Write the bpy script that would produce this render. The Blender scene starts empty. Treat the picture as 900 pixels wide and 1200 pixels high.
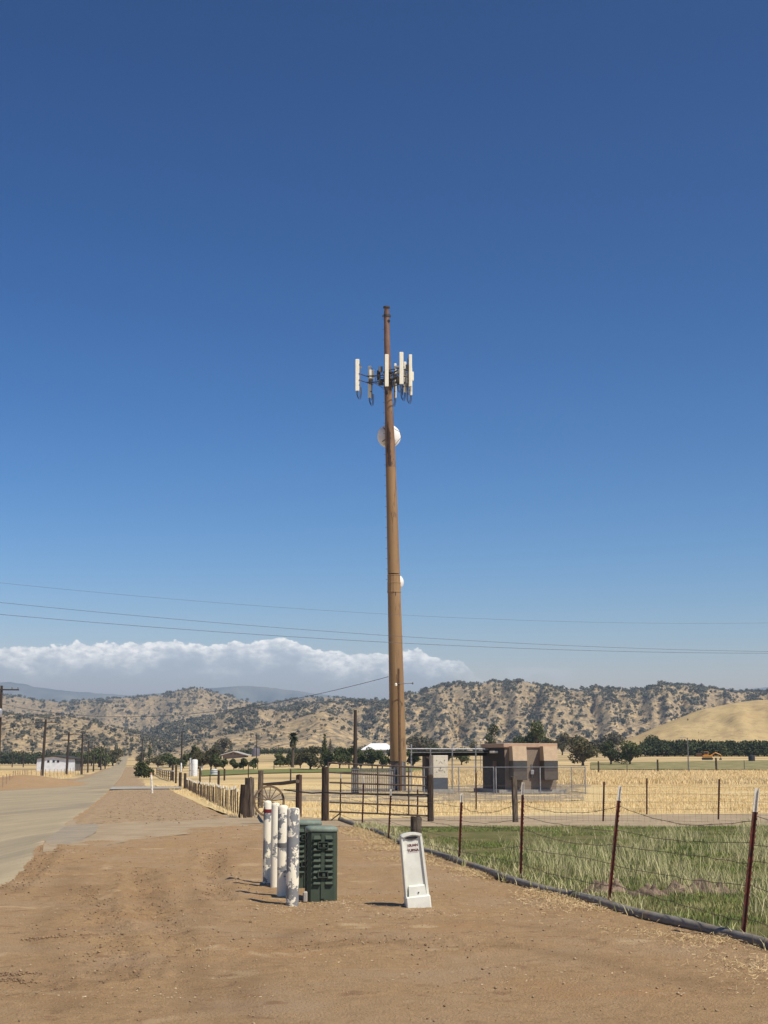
import bpy, math, random
import numpy as np
from mathutils import Vector, Matrix
random.seed(7); RNG = np.random.default_rng(11)
S = bpy.context.scene; COL = S.collection
R = math.radians
# ------------------------------------------------------------------ camera
F = 1650.0; PITCH = math.atan(289/F); CH = 1.6
cam = bpy.data.cameras.new('camera'); cam.sensor_fit = 'VERTICAL'; cam.sensor_height = 36; cam.sensor_width = 27
cam.lens = F/1200*36; cam.clip_start = .1; cam.clip_end = 60000
co = bpy.data.objects.new('camera', cam); COL.objects.link(co); S.camera = co
co.location = (0, 0, CH); co.rotation_euler = (math.pi/2+PITCH, 0, 0)
# ------------------------------------------------------------------ light
SUN_EL = R(55); SD = Vector((.75, -.66)).normalized()
sun = bpy.data.lights.new('sun', 'SUN'); sun.energy = 4.2; sun.angle = R(.5); sun.color = (1, .925, .79)
so = bpy.data.objects.new('sun', sun); COL.objects.link(so)
sdir = Vector((SD.x*math.cos(SUN_EL), SD.y*math.cos(SUN_EL), math.sin(SUN_EL)))
so.rotation_euler = sdir.to_track_quat('Z', 'Y').to_euler(); so.location = (20, -20, 40)
S.view_settings.view_transform = 'Standard'; S.view_settings.look = 'None'
S.view_settings.exposure = 0.38; S.view_settings.gamma = 1
W = bpy.data.worlds.new('World'); S.world = W; W.use_nodes = True
nt = W.node_tree; N = nt.nodes; L = nt.links; N.clear()
def nn(t, **k):
    n = N.new(t)
    for a, b in k.items(): setattr(n, a, b)
    return n
def mth(op, a, b=None, c=None, clamp=False):
    n = nn('ShaderNodeMath', operation=op); n.use_clamp = clamp
    for i, v in enumerate((a, b, c)):
        if v is None: continue
        if isinstance(v, (int, float)): n.inputs[i].default_value = v
        else: L.new(v, n.inputs[i])
    return n.outputs[0]
def mixc(f, a, b):
    n = nn('ShaderNodeMix', data_type='RGBA')
    if isinstance(f, (int, float)): n.inputs[0].default_value = f
    else: L.new(f, n.inputs[0])
    for i, v in ((6, a), (7, b)):
        if isinstance(v, tuple): n.inputs[i].default_value = (*v, 1)
        else: L.new(v, n.inputs[i])
    return n.outputs[2]
sky = nn('ShaderNodeTexSky', sky_type='NISHITA'); sky.sun_disc = False
sky.sun_elevation = SUN_EL; sky.sun_rotation = math.atan2(SD.x, SD.y)
sky.altitude = 200; sky.air_density = 1.0; sky.dust_density = .3; sky.ozone_density = 4.0
hs = nn('ShaderNodeHueSaturation'); hs.inputs['Saturation'].default_value = 1.25; hs.inputs['Value'].default_value = 1
L.new(sky.outputs[0], hs.inputs['Color'])
# steepen the sky's own contrast (deeper blue overhead, paler towards the horizon)
def vm(op, a, b):
    n = nn('ShaderNodeVectorMath', operation=op); L.new(a, n.inputs[0]); n.inputs[1].default_value = b; return n.outputs[0]
_s = vm('MINIMUM', vm('MULTIPLY', hs.outputs[0], (.0807,)*3), (1.2,)*3)
_sp = nn('ShaderNodeSeparateXYZ'); L.new(_s, _sp.inputs[0]); _cb = nn('ShaderNodeCombineXYZ')
for _i, (_k, _e) in enumerate(((7.3, 2.0), (3.0, 1.75), (2.52, 1.8))): L.new(mth('MULTIPLY', mth('POWER', _sp.outputs[_i], _e), _k/.0807), _cb.inputs[_i])
tc = nn('ShaderNodeTexCoord'); sp = nn('ShaderNodeSeparateXYZ'); L.new(tc.outputs['Generated'], sp.inputs[0])
X_, Y_, Z_ = sp.outputs
az = mth('ARCTAN2', X_, Y_); hor = mth('SQRT', mth('ADD', mth('MULTIPLY', X_, X_), mth('MULTIPLY', Y_, Y_)))
el = mth('ARCTAN2', Z_, hor)
# cloud top outline: elevation (rad) against azimuth (rad)
prof = [(-300, 772), (-60, 774), (0, 768), (60, 763), (120, 757), (200, 756), (270, 757), (310, 754), (330, 749), (352, 757), (380, 767), (440, 769), (490, 762), (515, 773), (545, 778), (562, 800), (600, 812), (700, 830), (1300, 860)]
fc = nn('ShaderNodeFloatCurve'); cm = fc.mapping; cv = cm.curves[0]
def azn(px): return (math.atan((px-450)/F)+.6)/1.2
def ely(py): return (889-py)/F
pts = [(azn(a), ely(b)*8) for a, b in prof]
cv.points[0].location = (0, pts[0][1]); cv.points[1].location = (1, pts[-1][1])
for p in pts: cv.points.new(*p)
for p in cv.points: p.handle_type = 'VECTOR'
cm.update()
L.new(mth('DIVIDE', mth('ADD', az, .6), 1.2), fc.inputs['Value'])
top = mth('DIVIDE', fc.outputs[0], 8)
cx = nn('ShaderNodeCombineXYZ'); L.new(az, cx.inputs[0]); L.new(mth('MULTIPLY', el, 1.6), cx.inputs[1]); cx.inputs[2].default_value = 3.1
def wnoise(scale, detail=6, rough=.55, off=0):
    m = nn('ShaderNodeVectorMath', operation='ADD'); L.new(cx.outputs[0], m.inputs[0]); m.inputs[1].default_value = (off, off*.7, 0)
    n = nn('ShaderNodeTexNoise'); n.inputs['Scale'].default_value = scale; n.inputs['Detail'].default_value = detail
    n.inputs['Roughness'].default_value = rough; L.new(m.outputs[0], n.inputs['Vector']); return n.outputs[0]
def ramp(v, a, b):
    n = nn('ShaderNodeMapRange', interpolation_type='SMOOTHSTEP'); L.new(v, n.inputs[0])
    n.inputs[1].default_value = a; n.inputs[2].default_value = b; return n.outputs[0]
n1 = wnoise(55); n2 = wnoise(160, 5, .6, .3); n3 = wnoise(22, 5, .55, 1.7)
depth = mth('SUBTRACT', mth('ADD', top, mth('MULTIPLY', mth('SUBTRACT', n1, .5), .014)), el)
depth = mth('ADD', depth, mth('MULTIPLY', mth('SUBTRACT', n2, .5), .007))
mask = mth('MULTIPLY', ramp(depth, -.0002, .0009), ramp(el, -.02, .01))
rim = mth('SUBTRACT', 1.0, ramp(mth('ADD', depth, mth('MULTIPLY', mth('SUBTRACT', n1, .5), .03)), .0, .024))
puff = mth('MULTIPLY', rim, mth('ADD', .75, mth('MULTIPLY', mth('SUBTRACT', n2, .5), 2.6)), clamp=True)
ccol = mixc(puff, (7.2, 8.0, 9.6), (20, 19.4, 18.4))
fade = mth('SUBTRACT', 1.0, ramp(az, .03, .075))
wisp = mth('MULTIPLY', mth('MULTIPLY', ramp(n3, .56, .72), ramp(el, .045, .062)), 0.0)
w2n = ramp(wnoise(38, 5, .6, .9), .45, .60)
win = mth('MULTIPLY', mth('MULTIPLY', ramp(el, .050, .056), mth('SUBTRACT', 1.0, ramp(el, .060, .066))), mth('MULTIPLY', ramp(az, .06, .08), mth('SUBTRACT', 1.0, ramp(az, .12, .14))))
cm1 = mth('MULTIPLY', mth('MULTIPLY', mask, mth('ADD', .60, mth('MULTIPLY', rim, .40))), mth('ADD', .15, mth('MULTIPLY', fade, .85)))
skc = mixc(cm1, _cb.outputs[0], ccol)
skc = mixc(mth('MULTIPLY', mth('MULTIPLY', w2n, win), .55), skc, (12, 12, 12))
bg = nn('ShaderNodeBackground'); bg.inputs['Strength'].default_value = .062; L.new(skc, bg.inputs['Color'])
wo = nn('ShaderNodeOutputWorld'); L.new(bg.outputs[0], wo.inputs['Surface'])

# ------------------------------------------------------------------ ground function, pixel to ground
GL = ([-1e5, 30, 100, 240, 550, 1500, 6000, 1e6], [0, 0, -.8, -1.6, -1.4, 5, 20, 20])
GR = ([-1e5, 30, 100, 240, 300, 350, 450, 600, 1500, 6000, 1e6], [0, 0, -.8, -1.6, -1., 0, 2.6, 3.2, 8.9, 20, 20])
def g(x, y):
    x = np.asarray(x, float); y = np.asarray(y, float)
    s = np.clip((x/np.maximum(y, 1)+.18)/.11, 0, 1); s = s*s*(3-2*s)
    return (1-s)*np.interp(y, *GL)+s*np.interp(y, *GR)
cP, sP = math.cos(PITCH), math.sin(PITCH)
def ray(px, py):
    u = (px-450)/F; v = (600-py)/F
    d = (u, cP-v*sP, sP+v*cP); return (d[0]/d[1], d[2]/d[1])
def gz(x, y): return float(g(x, y))
def at(px, py):
    a, b = ray(px, py); y = 8.0
    while y < 3000:
        if CH+b*y <= gz(a*y, y): break
        y *= 1.01
    lo, hi = y/1.01, y
    for _ in range(30):
        m = (lo+hi)/2
        if CH+b*m <= gz(a*m, m): hi = m
        else: lo = m
    return Vector((a*hi, hi, gz(a*hi, hi)))
def dep(px, py, Y):
    a, b = ray(px, py); return Vector((a*Y, Y, CH+b*Y))
# ------------------------------------------------------------------ noise
def _h(i, j, s):
    n = (i.astype(np.int64)*374761393+j.astype(np.int64)*668265263+s*2147483647) & 0xffffffff
    n = ((n ^ (n >> 13))*1274126177) & 0xffffffff
    return ((n ^ (n >> 16)) & 0xffff)/65535.
def vn(x, y, s=0):
    x = np.asarray(x, float); y = np.asarray(y, float)
    i = np.floor(x); j = np.floor(y); fx = x-i; fy = y-j; fx = fx*fx*(3-2*fx); fy = fy*fy*(3-2*fy)
    return (_h(i, j, s)*(1-fx)+_h(i+1, j, s)*fx)*(1-fy)+(_h(i, j+1, s)*(1-fx)+_h(i+1, j+1, s)*fx)*fy
def fbm(x, y, o=4, s=0):
    t = 0; a = .5; x = np.asarray(x, float); y = np.asarray(y, float)
    for k in range(o): t = t+a*(vn(x, y, s+k)-.5)*2; x = x*2.03+5.1; y = y*2.03+1.7; a *= .5
    return t
# ------------------------------------------------------------------ materials
MC = {}
def M(name, col, col2=None, rough=.85, scale=4., detail=5, lo=.35, hi=.65, bump=0., bscale=30., metal=0., col3=None, scale3=.3, lo3=.45, hi3=.6, pos=True, spec=.3, stretch=None, rand=0., speck=None, rot=0.):
    if name in MC: return MC[name]
    m = bpy.data.materials.new(name); m.use_nodes = True; t = m.node_tree; n = t.nodes; l = t.links
    b = n['Principled BSDF']; b.inputs['Roughness'].default_value = rough; b.inputs['Metallic'].default_value = metal
    b.inputs['Specular IOR Level'].default_value = spec
    if pos: src = n.new('ShaderNodeNewGeometry').outputs['Position']
    else: src = n.new('ShaderNodeTexCoord').outputs['Object']
    if stretch:
        mp = n.new('ShaderNodeMapping'); mp.inputs['Scale'].default_value = stretch; mp.inputs['Rotation'].default_value = (0, 0, rot); l.new(src, mp.inputs[0]); src = mp.outputs[0]
    def noise(sc, d=5):
        q = n.new('ShaderNodeTexNoise'); q.inputs['Scale'].default_value = sc; q.inputs['Detail'].default_value = d
        q.inputs['Roughness'].default_value = .62; l.new(src, q.inputs['Vector']); return q.outputs[0]
    def mr(v, a, c):
        q = n.new('ShaderNodeMapRange'); q.interpolation_type = 'SMOOTHSTEP'; l.new(v, q.inputs[0]); q.inputs[1].default_value = a; q.inputs[2].default_value = c; return q.outputs[0]
    def mx(f, a, c):
        q = n.new('ShaderNodeMix'); q.data_type = 'RGBA'; l.new(f, q.inputs[0])
        for i, v in ((6, a), (7, c)):
            if isinstance(v, tuple): q.inputs[i].default_value = (*v, 1)
            else: l.new(v, q.inputs[i])
        return q.outputs[2]
    if col2 is None: col2 = tuple(c*.8 for c in col)
    c = mx(mr(noise(scale, detail), lo, hi), col, col2)
    if col3: c = mx(mr(noise(scale3, 4), lo3, hi3), c, col3)
    if speck:
        for sc_, a_, b_, cc_ in speck: c = mx(mr(noise(sc_, 3), a_, b_), c, cc_)
    if rand:
        oi = n.new('ShaderNodeObjectInfo'); h = n.new('ShaderNodeHueSaturation'); l.new(c, h.inputs['Color'])
        r = n.new('ShaderNodeMapRange'); l.new(oi.outputs['Random'], r.inputs[0]); r.inputs[3].default_value = 1-rand; r.inputs[4].default_value = 1+rand
        l.new(r.outputs[0], h.inputs['Value']); c = h.outputs[0]
    l.new(c, b.inputs['Base Color'])
    if bump:
        bp = n.new('ShaderNodeBump'); bp.inputs['Strength'].default_value = 1; bp.inputs['Distance'].default_value = bump
        l.new(noise(bscale, 6), bp.inputs['Height']); l.new(bp.outputs[0], b.inputs['Normal'])
    MC[name] = m; return m
# ------------------------------------------------------------------ mesh building
class MB:
    def __init__(s): s.v = []; s.f = []; s.mi = []
    def add(s, v, f, mi=0):
        o = len(s.v); s.v += [tuple(p) for p in v]; s.f += [tuple(i+o for i in q) for q in f]; s.mi += [mi]*len(f)
    def box(s, c, d, rz=0, mi=0, rot=None, bev=0.):
        hx, hy, hz = d[0]/2, d[1]/2, d[2]/2
        m = rot if rot is not None else Matrix.Rotation(rz, 3, 'Z'); c = Vector(c)
        if bev:
            b = bev; v = []
            for sx in (-1, 1):
                for sy in (-1, 1):
                    for sz in (-1, 1):
                        v += [(sx*(hx-b), sy*(hy-b), sz*hz), (sx*(hx-b), sy*hy, sz*(hz-b)), (sx*hx, sy*(hy-b), sz*(hz-b))]
            import bmesh
            bm = bmesh.new(); [bm.verts.new(p) for p in v]; bmesh.ops.convex_hull(bm, input=bm.verts); bm.verts.ensure_lookup_table(); bm.verts.index_update()
            s.add([m @ p.co+c for p in bm.verts], [[q.index for q in f.verts] for f in bm.faces], mi); bm.free(); return s
        v = [m @ Vector((x*hx, y*hy, z*hz))+c for x in (-1, 1) for y in (-1, 1) for z in (-1, 1)]
        s.add(v, [(0, 1, 3, 2), (4, 6, 7, 5), (0, 4, 5, 1), (2, 3, 7, 6), (0, 2, 6, 4), (1, 5, 7, 3)], mi); return s
    def cyl(s, a, b, r0, r1=None, n=10, cap=True, mi=0):
        return s.tube([a, b], [r0, r0 if r1 is None else r1], n, cap, mi)
    def tube(s, P, r, n=8, cap=True, mi=0):
        P = [Vector(p) for p in P]; k = len(P)
        if not isinstance(r, (list, tuple)): r = [r]*k
        d0 = (P[1]-P[0]).normalized(); up = Vector((0, 0, 1)) if abs(d0.z) < .9 else Vector((1, 0, 0))
        x = d0.cross(up).normalized(); vs = []
        for i in range(k):
            d = (P[min(i+1, k-1)]-P[max(i-1, 0)]).normalized(); x = (x-d*x.dot(d)).normalized(); y = d.cross(x)
            for j in range(n):
                t = 2*math.pi*j/n; vs.append(P[i]+(x*math.cos(t)+y*math.sin(t))*r[i])
        fs = [(i*n+j, i*n+(j+1) % n, (i+1)*n+(j+1) % n, (i+1)*n+j) for i in range(k-1) for j in range(n)]
        if cap: fs += [tuple(range(n))[::-1], tuple(range((k-1)*n, k*n))]
        s.add(vs, fs, mi); return s
    def lathe(s, c, prof, n=20, rot=None, mi=0):
        c = Vector(c); m = rot or Matrix.Identity(3); k = len(prof)
        vs = [m @ Vector((r*math.cos(2*math.pi*j/n), r*math.sin(2*math.pi*j/n), z))+c for r, z in prof for j in range(n)]
        fs = [(i*n+j, i*n+(j+1) % n, (i+1)*n+(j+1) % n, (i+1)*n+j) for i in range(k-1) for j in range(n)]
        fs += [tuple(range(n))[::-1], tuple(range((k-1)*n, k*n))]
        s.add(vs, fs, mi); return s
    def prism(s, poly, y0, y1, mi=0, xf=None):   # poly in x,z ; extruded in y
        k = len(poly); v = [Vector((x, y0, z)) for x, z in poly]+[Vector((x, y1, z)) for x, z in poly]
        if xf: v = [xf @ p for p in v]
        s.add(v, [tuple(range(k)), tuple(range(2*k-1, k-1, -1))]+[(i, i+k, (i+1) % k+k, (i+1) % k) for i in range(k)], mi); return s
    def build(s, name, mats, parent=None, smooth=False, angle=40):
        me = bpy.data.meshes.new(name); me.from_pydata(s.v, [], s.f)
        for m in (mats if isinstance(mats, (list, tuple)) else [mats]): me.materials.append(m)
        if any(s.mi): me.polygons.foreach_set('material_index', s.mi)
        o = bpy.data.objects.new(name, me); COL.objects.link(o)
        import bmesh
        bm = bmesh.new(); bm.from_mesh(me); bmesh.ops.recalc_face_normals(bm, faces=bm.faces)
        if smooth:
            for f in bm.faces: f.smooth = True
            for e in bm.edges:
                if len(e.link_faces) == 2 and e.calc_face_angle(0) > R(angle): e.smooth = False
        bm.to_mesh(me); bm.free()
        if parent: o.parent = parent
        return o
def npmesh(name, V, Fq, mats, parent=None, mi=None, smooth=False):
    """fast mesh from arrays; Fq (n,k)"""
    me = bpy.data.meshes.new(name); V = np.asarray(V, np.float32); Fq = np.asarray(Fq, np.int32); n, k = Fq.shape
    me.vertices.add(len(V)); me.vertices.foreach_set('co', V.ravel())
    me.loops.add(n*k); me.loops.foreach_set('vertex_index', Fq.ravel())
    me.polygons.add(n); me.polygons.foreach_set('loop_start', np.arange(0, n*k, k, dtype=np.int32))
    try: me.polygons.foreach_set('loop_total', np.full(n, k, np.int32))
    except Exception: pass
    for m in (mats if isinstance(mats, (list, tuple)) else [mats]): me.materials.append(m)
    if mi is not None: me.polygons.foreach_set('material_index', np.asarray(mi, np.int32))
    if smooth: me.polygons.foreach_set('use_smooth', np.ones(n, bool))
    me.update(calc_edges=True); me.validate()
    o = bpy.data.objects.new(name, me); COL.objects.link(o)
    if parent: o.parent = parent
    return o
def gridmesh(name, X, Y, Z, mat, kind='structure', smooth=True):
    a, b = X.shape; V = np.stack([X.ravel(), Y.ravel(), Z.ravel()], 1)
    i = np.arange(a-1)[:, None]*b+np.arange(b-1)[None]; i = i.ravel()
    o = npmesh(name, V, np.stack([i, i+1, i+b+1, i+b], 1), mat, smooth=smooth)
    if kind: o['kind'] = kind
    return o
def tag(o, label=None, cat=None, group=None, kind=None):
    if label: o['label'] = label
    if cat: o['category'] = cat
    if group: o['group'] = group
    if kind: o['kind'] = kind
    return o
def thing(name, label, cat, loc=(0, 0, 0), rz=0, group=None):
    o = bpy.data.objects.new(name, None); COL.objects.link(o); o.location = loc; o.rotation_euler = (0, 0, rz)
    o.empty_display_size = .2
    return tag(o, label, cat, group)
KIDS = {}
def dup(root, loc, rz=0, sc=1., label=None, group=None):
    def cp(o, par):
        c = o.copy(); COL.objects.link(c); c.parent = par
        for k in ch(o): cp(k, c)
        return c
    def ch(o):
        return KIDS.setdefault(o.name, [k for k in o.children])
    r = cp(root, None); r.location = loc; r.rotation_euler = (0, 0, rz)
    r.scale = sc if isinstance(sc, tuple) else (sc, sc, sc)
    if label: r['label'] = label
    if group: r['group'] = group
    return r

# ================================================================== MATERIALS
dirt_c = dict(col=(.40, .264, .136), col2=(.315, .205, .104), rough=.95, spec=.1)
dirt = M('dirt', scale=9., detail=12, lo=.3, hi=.72, bump=.03, bscale=45, col3=(.385, .265, .155), scale3=.7, lo3=.42, hi3=.72, speck=[(70, .60, .70, (.20, .125, .068)), (55, .66, .72, (.58, .43, .27)), (3.1, .58, .70, (.28, .175, .095)), (.55, .55, .68, (.36, .225, .112)), (1.1, .60, .70, (.47, .335, .19))], **dirt_c)
verge_m = M('verge_dirt', (.39, .28, .165), (.30, .215, .125), rough=.95, spec=.1, scale=5, detail=10, lo=.35, hi=.65, bump=.05, bscale=9, col3=(.36, .255, .155), scale3=.3, speck=[(4, .55, .64, (.16, .112, .067)), (9, .62, .70, (.50, .38, .24))])
drygrass_m = M('dry_grass_ground', (.62, .47, .23), (.50, .37, .175), rough=.95, spec=.1, scale=1.4, bump=.05, bscale=5, col3=(.60, .47, .25), scale3=.12)
asphalt = M('asphalt', (.385, .315, .198), (.30, .246, .158), rough=.85, spec=.2, scale=2.4, detail=10, lo=.3, hi=.7, bump=.01, bscale=60, col3=(.265, .222, .148), scale3=.8, lo3=.48, hi3=.62, stretch=(1, .03, 1), rot=-.175, speck=[(34, .60, .70, (.25, .20, .13)), (1.7, .60, .66, (.46, .34, .20))])
asph_patch = M('grey_asphalt', (.26, .225, .17), (.34, .27, .18), rough=.85, spec=.2, scale=1.6, lo=.35, hi=.7, bump=.004, bscale=70)
drive_m = M('driveway_gravel', (.375, .29, .185), (.31, .235, .145), rough=.9, spec=.15, scale=1.2, bump=.006, bscale=60)
pale_gravel = M('pale_gravel', (.39, .305, .20), (.31, .24, .155), rough=.95, spec=.1, scale=1.3, bump=.01, bscale=30)
grey_gravel = M('grey_gravel', (.24, .195, .14), (.36, .285, .185), rough=.95, spec=.1, scale=1.5, bump=.02, bscale=14)
pasture_m = M('pasture_soil', (.10, .105, .035), (.16, .135, .06), rough=.95, spec=.1, scale=1.3, lo=.4, hi=.65, bump=.02, bscale=10, col3=(.27, .19, .11), scale3=.45, lo3=.6, hi3=.7)
green_m = M('green_field', (.17, .165, .065), (.30, .25, .12), rough=.95, spec=.1, scale=.25, lo=.35, hi=.62)
hill_c = dict(rough=1, spec=.05)
hillA = M('hill_grass_near', (.50, .375, .18), (.42, .30, .14), scale=.02, detail=10, col3=(.40, .29, .15), scale3=.09, lo3=.5, hi3=.62, speck=[(.22, .60, .68, (.30, .215, .125)), (.5, .66, .70, (.16, .125, .08))], **hill_c)
hillB = M('hill_grass_mid', (.52, .375, .195), (.385, .285, .16), scale=.03, detail=12, lo=.36, hi=.6, col3=(.20, .165, .115), scale3=.09, lo3=.48, hi3=.6, speck=[(.16, .54, .64, (.165, .135, .095)), (.30, .57, .64, (.13, .115, .08))], **hill_c)
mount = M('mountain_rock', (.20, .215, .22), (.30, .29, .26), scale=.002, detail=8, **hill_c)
oakleaf = M('oak_foliage', (.16, .145, .098), (.075, .075, .054), rough=.9, spec=.1, scale=.06, rand=.3)
treeleaf = M('tree_foliage', (.095, .11, .036), (.038, .05, .019), rough=.8, spec=.2, scale=.8, rand=.3)
oliveleaf = M('olive_foliage', (.12, .105, .05), (.06, .058, .028), rough=.85, spec=.2, scale=.8, rand=.2)
orchleaf = M('orchard_foliage', (.07, .085, .034), (.035, .045, .02), rough=.8, spec=.2, scale=.8, rand=.2)
bark = M('bark', (.13, .10, .075), (.08, .06, .045), scale=6, bump=.02, bscale=12)
wood_dark = M('weathered_dark_wood', (.035, .024, .017), (.085, .06, .043), rough=.9, scale=9, stretch=(3, 3, .35), bump=.015, bscale=22, lo=.35, hi=.7)
wood_grey = M('weathered_grey_wood', (.16, .125, .092), (.065, .048, .035), rough=.9, scale=9, stretch=(3, 3, .35), bump=.012, bscale=22)
pole_wood = M('pole_wood', (.065, .05, .04), (.04, .03, .024), rough=.9, scale=3, stretch=(3, 3, .3))
rust = M('rusty_steel', (.13, .052, .034), (.07, .03, .022), rough=.75, scale=14, bump=.002, bscale=60)
redsteel = M('red_primer_steel', (.20, .05, .032), (.11, .032, .022), rough=.55, scale=20, col3=(.10, .045, .03), scale3=6)
gate_m = M('gate_pipe', (.13, .105, .085), (.075, .05, .038), rough=.6, scale=5, metal=.2)
whitep = M('white_paint', (.80, .75, .62), (.50, .42, .33), rough=.6, scale=9, lo=.45, hi=.7)
wire_m = M('fence_wire', (.10, .07, .055), (.16, .12, .1), rough=.6, scale=20, metal=.4)
galv = M('galvanised_steel', (.40, .40, .40), (.30, .30, .31), rough=.45, scale=5, metal=.5)
galv_d = M('dull_galvanised', (.20, .20, .20), (.13, .13, .13), rough=.6, scale=5, metal=.3)
black = M('black_rubber', (.02, .02, .022), (.03, .03, .03), rough=.6)
darkst = M('dark_steel', (.045, .043, .045), (.07, .065, .06), rough=.6, scale=6)
tower_m = M('brown_tower_paint', (.30, .187, .085), (.24, .147, .068), rough=.5, spec=.35, scale=1.3, stretch=(1, 1, .12), pos=True, lo=.3, hi=.7, speck=[(5, .60, .66, (.17, .10, .052)), (2.4, .63, .67, (.31, .20, .10))])
tower_up = M('brown_upper_pole', (.22, .135, .095), (.15, .085, .06), rough=.6, scale=2.2, stretch=(1, 1, .5), col3=(.05, .03, .022), scale3=1.3, lo3=.6, hi3=.66)
tower_dk = M('dark_tower_base', (.09, .075, .068), (.13, .11, .10), rough=.6, scale=3)
antw = M('antenna_white', (.88, .85, .70), (.82, .78, .62), rough=.45, scale=3)
concrete = M('concrete', (.38, .36, .31), (.30, .28, .24), rough=.9, scale=3, bump=.004, bscale=40)
greenbox = M('green_enclosure', (.050, .068, .048), (.062, .082, .058), rough=.6, scale=5, spec=.2)
greenlid = M('faded_green_lid', (.21, .25, .20), (.15, .19, .15), rough=.6, scale=9)
marker_m = M('marker_plastic', (.80, .80, .70), (.70, .70, .60), rough=.45, scale=7, spec=.4)
redtxt = M('dark_red_print', (.10, .022, .018), rough=.6)
pinkl = M('pale_label', (.76, .69, .62), rough=.6)
straw = M('straw', (.66, .50, .27), (.48, .35, .18), rough=.9, scale=30)
pebble = M('pebble', (.42, .31, .19), (.18, .115, .065), rough=.9, scale=12)
tanp = M('tan_wall', (.26, .205, .155), (.215, .165, .125), rough=.9, scale=18, bump=.004, bscale=50)
tanlight = M('tan_hood', (.52, .385, .245), (.45, .33, .21), rough=.6, scale=4)
fascia = M('roof_fascia', (.48, .32, .21), (.42, .28, .19), rough=.7)
greycase = M('grey_brown_casing', (.12, .098, .08), (.10, .08, .067), rough=.6)
grillm = M('grey_grille', (.16, .165, .16), (.10, .10, .10), rough=.6, scale=20)
creamp = M('cream_cabinet', (.66, .60, .47), (.58, .52, .40), rough=.5, scale=5)
slate = M('slate_blue_paint', (.085, .10, .12), (.07, .08, .10), rough=.5)
barnw = M('white_barn_wall', (.74, .76, .78), (.62, .64, .66), rough=.7, scale=1.2)
barnroof = M('dark_barn_roof', (.06, .055, .05), rough=.8)
whiteroof = M('white_roof', (.85, .85, .82), (.78, .78, .76), rough=.6)
greysilo = M('grey_tank_metal', (.17, .15, .16), (.13, .12, .13), rough=.5, metal=.2)
tankw = M('white_tank', (.78, .78, .74), (.66, .66, .62), rough=.5)
orange = M('orange_paint', (.62, .27, .03), (.5, .2, .03), rough=.5)
cable = M('overhead_cable', (.10, .115, .14), rough=.7)
dishm = M('dish_radome', (.80, .80, .78), (.72, .72, .70), rough=.5)
pipe_m = M('grey_pipe', (.235, .215, .185), (.17, .15, .125), rough=.8, scale=4, bump=.003, bscale=40, col3=(.30, .21, .13), scale3=1.3, lo3=.55, hi3=.65)
def peel_material(th, nm):
    m = bpy.data.materials.new(nm); m.use_nodes = True; t = m.node_tree; n = t.nodes; l = t.links; b = n['Principled BSDF']
    p = n.new('ShaderNodeNewGeometry').outputs['Position']
    def noi(s, d, r=.6):
        q = n.new('ShaderNodeTexNoise'); q.inputs['Scale'].default_value = s; q.inputs['Detail'].default_value = d; q.inputs['Roughness'].default_value = r; l.new(p, q.inputs['Vector']); return q.outputs[0]
    a = noi(5.2, 6, .68); r = n.new('ShaderNodeMapRange'); l.new(a, r.inputs[0]); r.inputs[1].default_value = th; r.inputs[2].default_value = th+.014
    oi = n.new('ShaderNodeObjectInfo')
    c1 = n.new('ShaderNodeMix'); c1.data_type = 'RGBA'; l.new(noi(14, 4), c1.inputs[0]); c1.inputs[6].default_value = (.88, .83, .66, 1); c1.inputs[7].default_value = (.78, .70, .52, 1)
    c2 = n.new('ShaderNodeMix'); c2.data_type = 'RGBA'; l.new(noi(25, 4), c2.inputs[0]); c2.inputs[6].default_value = (.17, .175, .175, 1); c2.inputs[7].default_value = (.25, .25, .25, 1)
    c3 = n.new('ShaderNodeMix'); c3.data_type = 'RGBA'; l.new(r.outputs[0], c3.inputs[0]); l.new(c1.outputs[2], c3.inputs[6]); l.new(c2.outputs[2], c3.inputs[7])
    l.new(c3.outputs[2], b.inputs['Base Color']); b.inputs['Roughness'].default_value = .6
    bp = n.new('ShaderNodeBump'); bp.inputs['Distance'].default_value = .002; bp.invert = True; l.new(r.outputs[0], bp.inputs['Height']); l.new(bp.outputs[0], b.inputs['Normal'])
    return m
peelA = peel_material(.487, 'heavily_peeling_white_paint'); peelB = peel_material(.515, 'peeling_white_paint'); peelC = peel_material(.60, 'chipped_cream_paint')

# ================================================================== GROUND
RD = -.1776
def c_left(y): return np.interp(y, [0, 60, 107, 185, 400, 3000], [-11.5, -11, -10.2, -7.2, -6.2, -6.0])
def c_right(y): return np.interp(y, [0, 3000], [-1.55, -1.45])
def road_x(y, s):
    y = np.asarray(y, float); return RD*y+(1-s)*c_left(y)+s*c_right(y)
ys = np.concatenate([np.linspace(-400, -20, 12), np.arange(0, 60, 5.), [65, 70, 80, 90, 100, 120, 140, 160, 180, 200, 220, 240, 260, 280, 300, 325, 350, 375, 400, 425, 450, 500, 550, 600, 700, 800, 1000, 1250, 1500, 2000, 3000, 4500, 6000, 9000, 14000]])
ts = np.linspace(-1, 1, 121)
yy, tt = np.meshgrid(ys, ts, indexing='ij'); ww = np.maximum(120, 1.3*np.abs(yy))
xx = tt*ww
far_m = M('valley_floor', (.60, .45, .22), (.44, .32, .165), rough=.95, spec=.1, scale=.05, detail=10, col3=(.25, .20, .11), scale3=.016, lo3=.50, hi3=.62, stretch=(.35, 1, 1), bump=.05, bscale=3)
gridmesh('ground', xx, yy, g(xx, yy)-.09, far_m)

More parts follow.
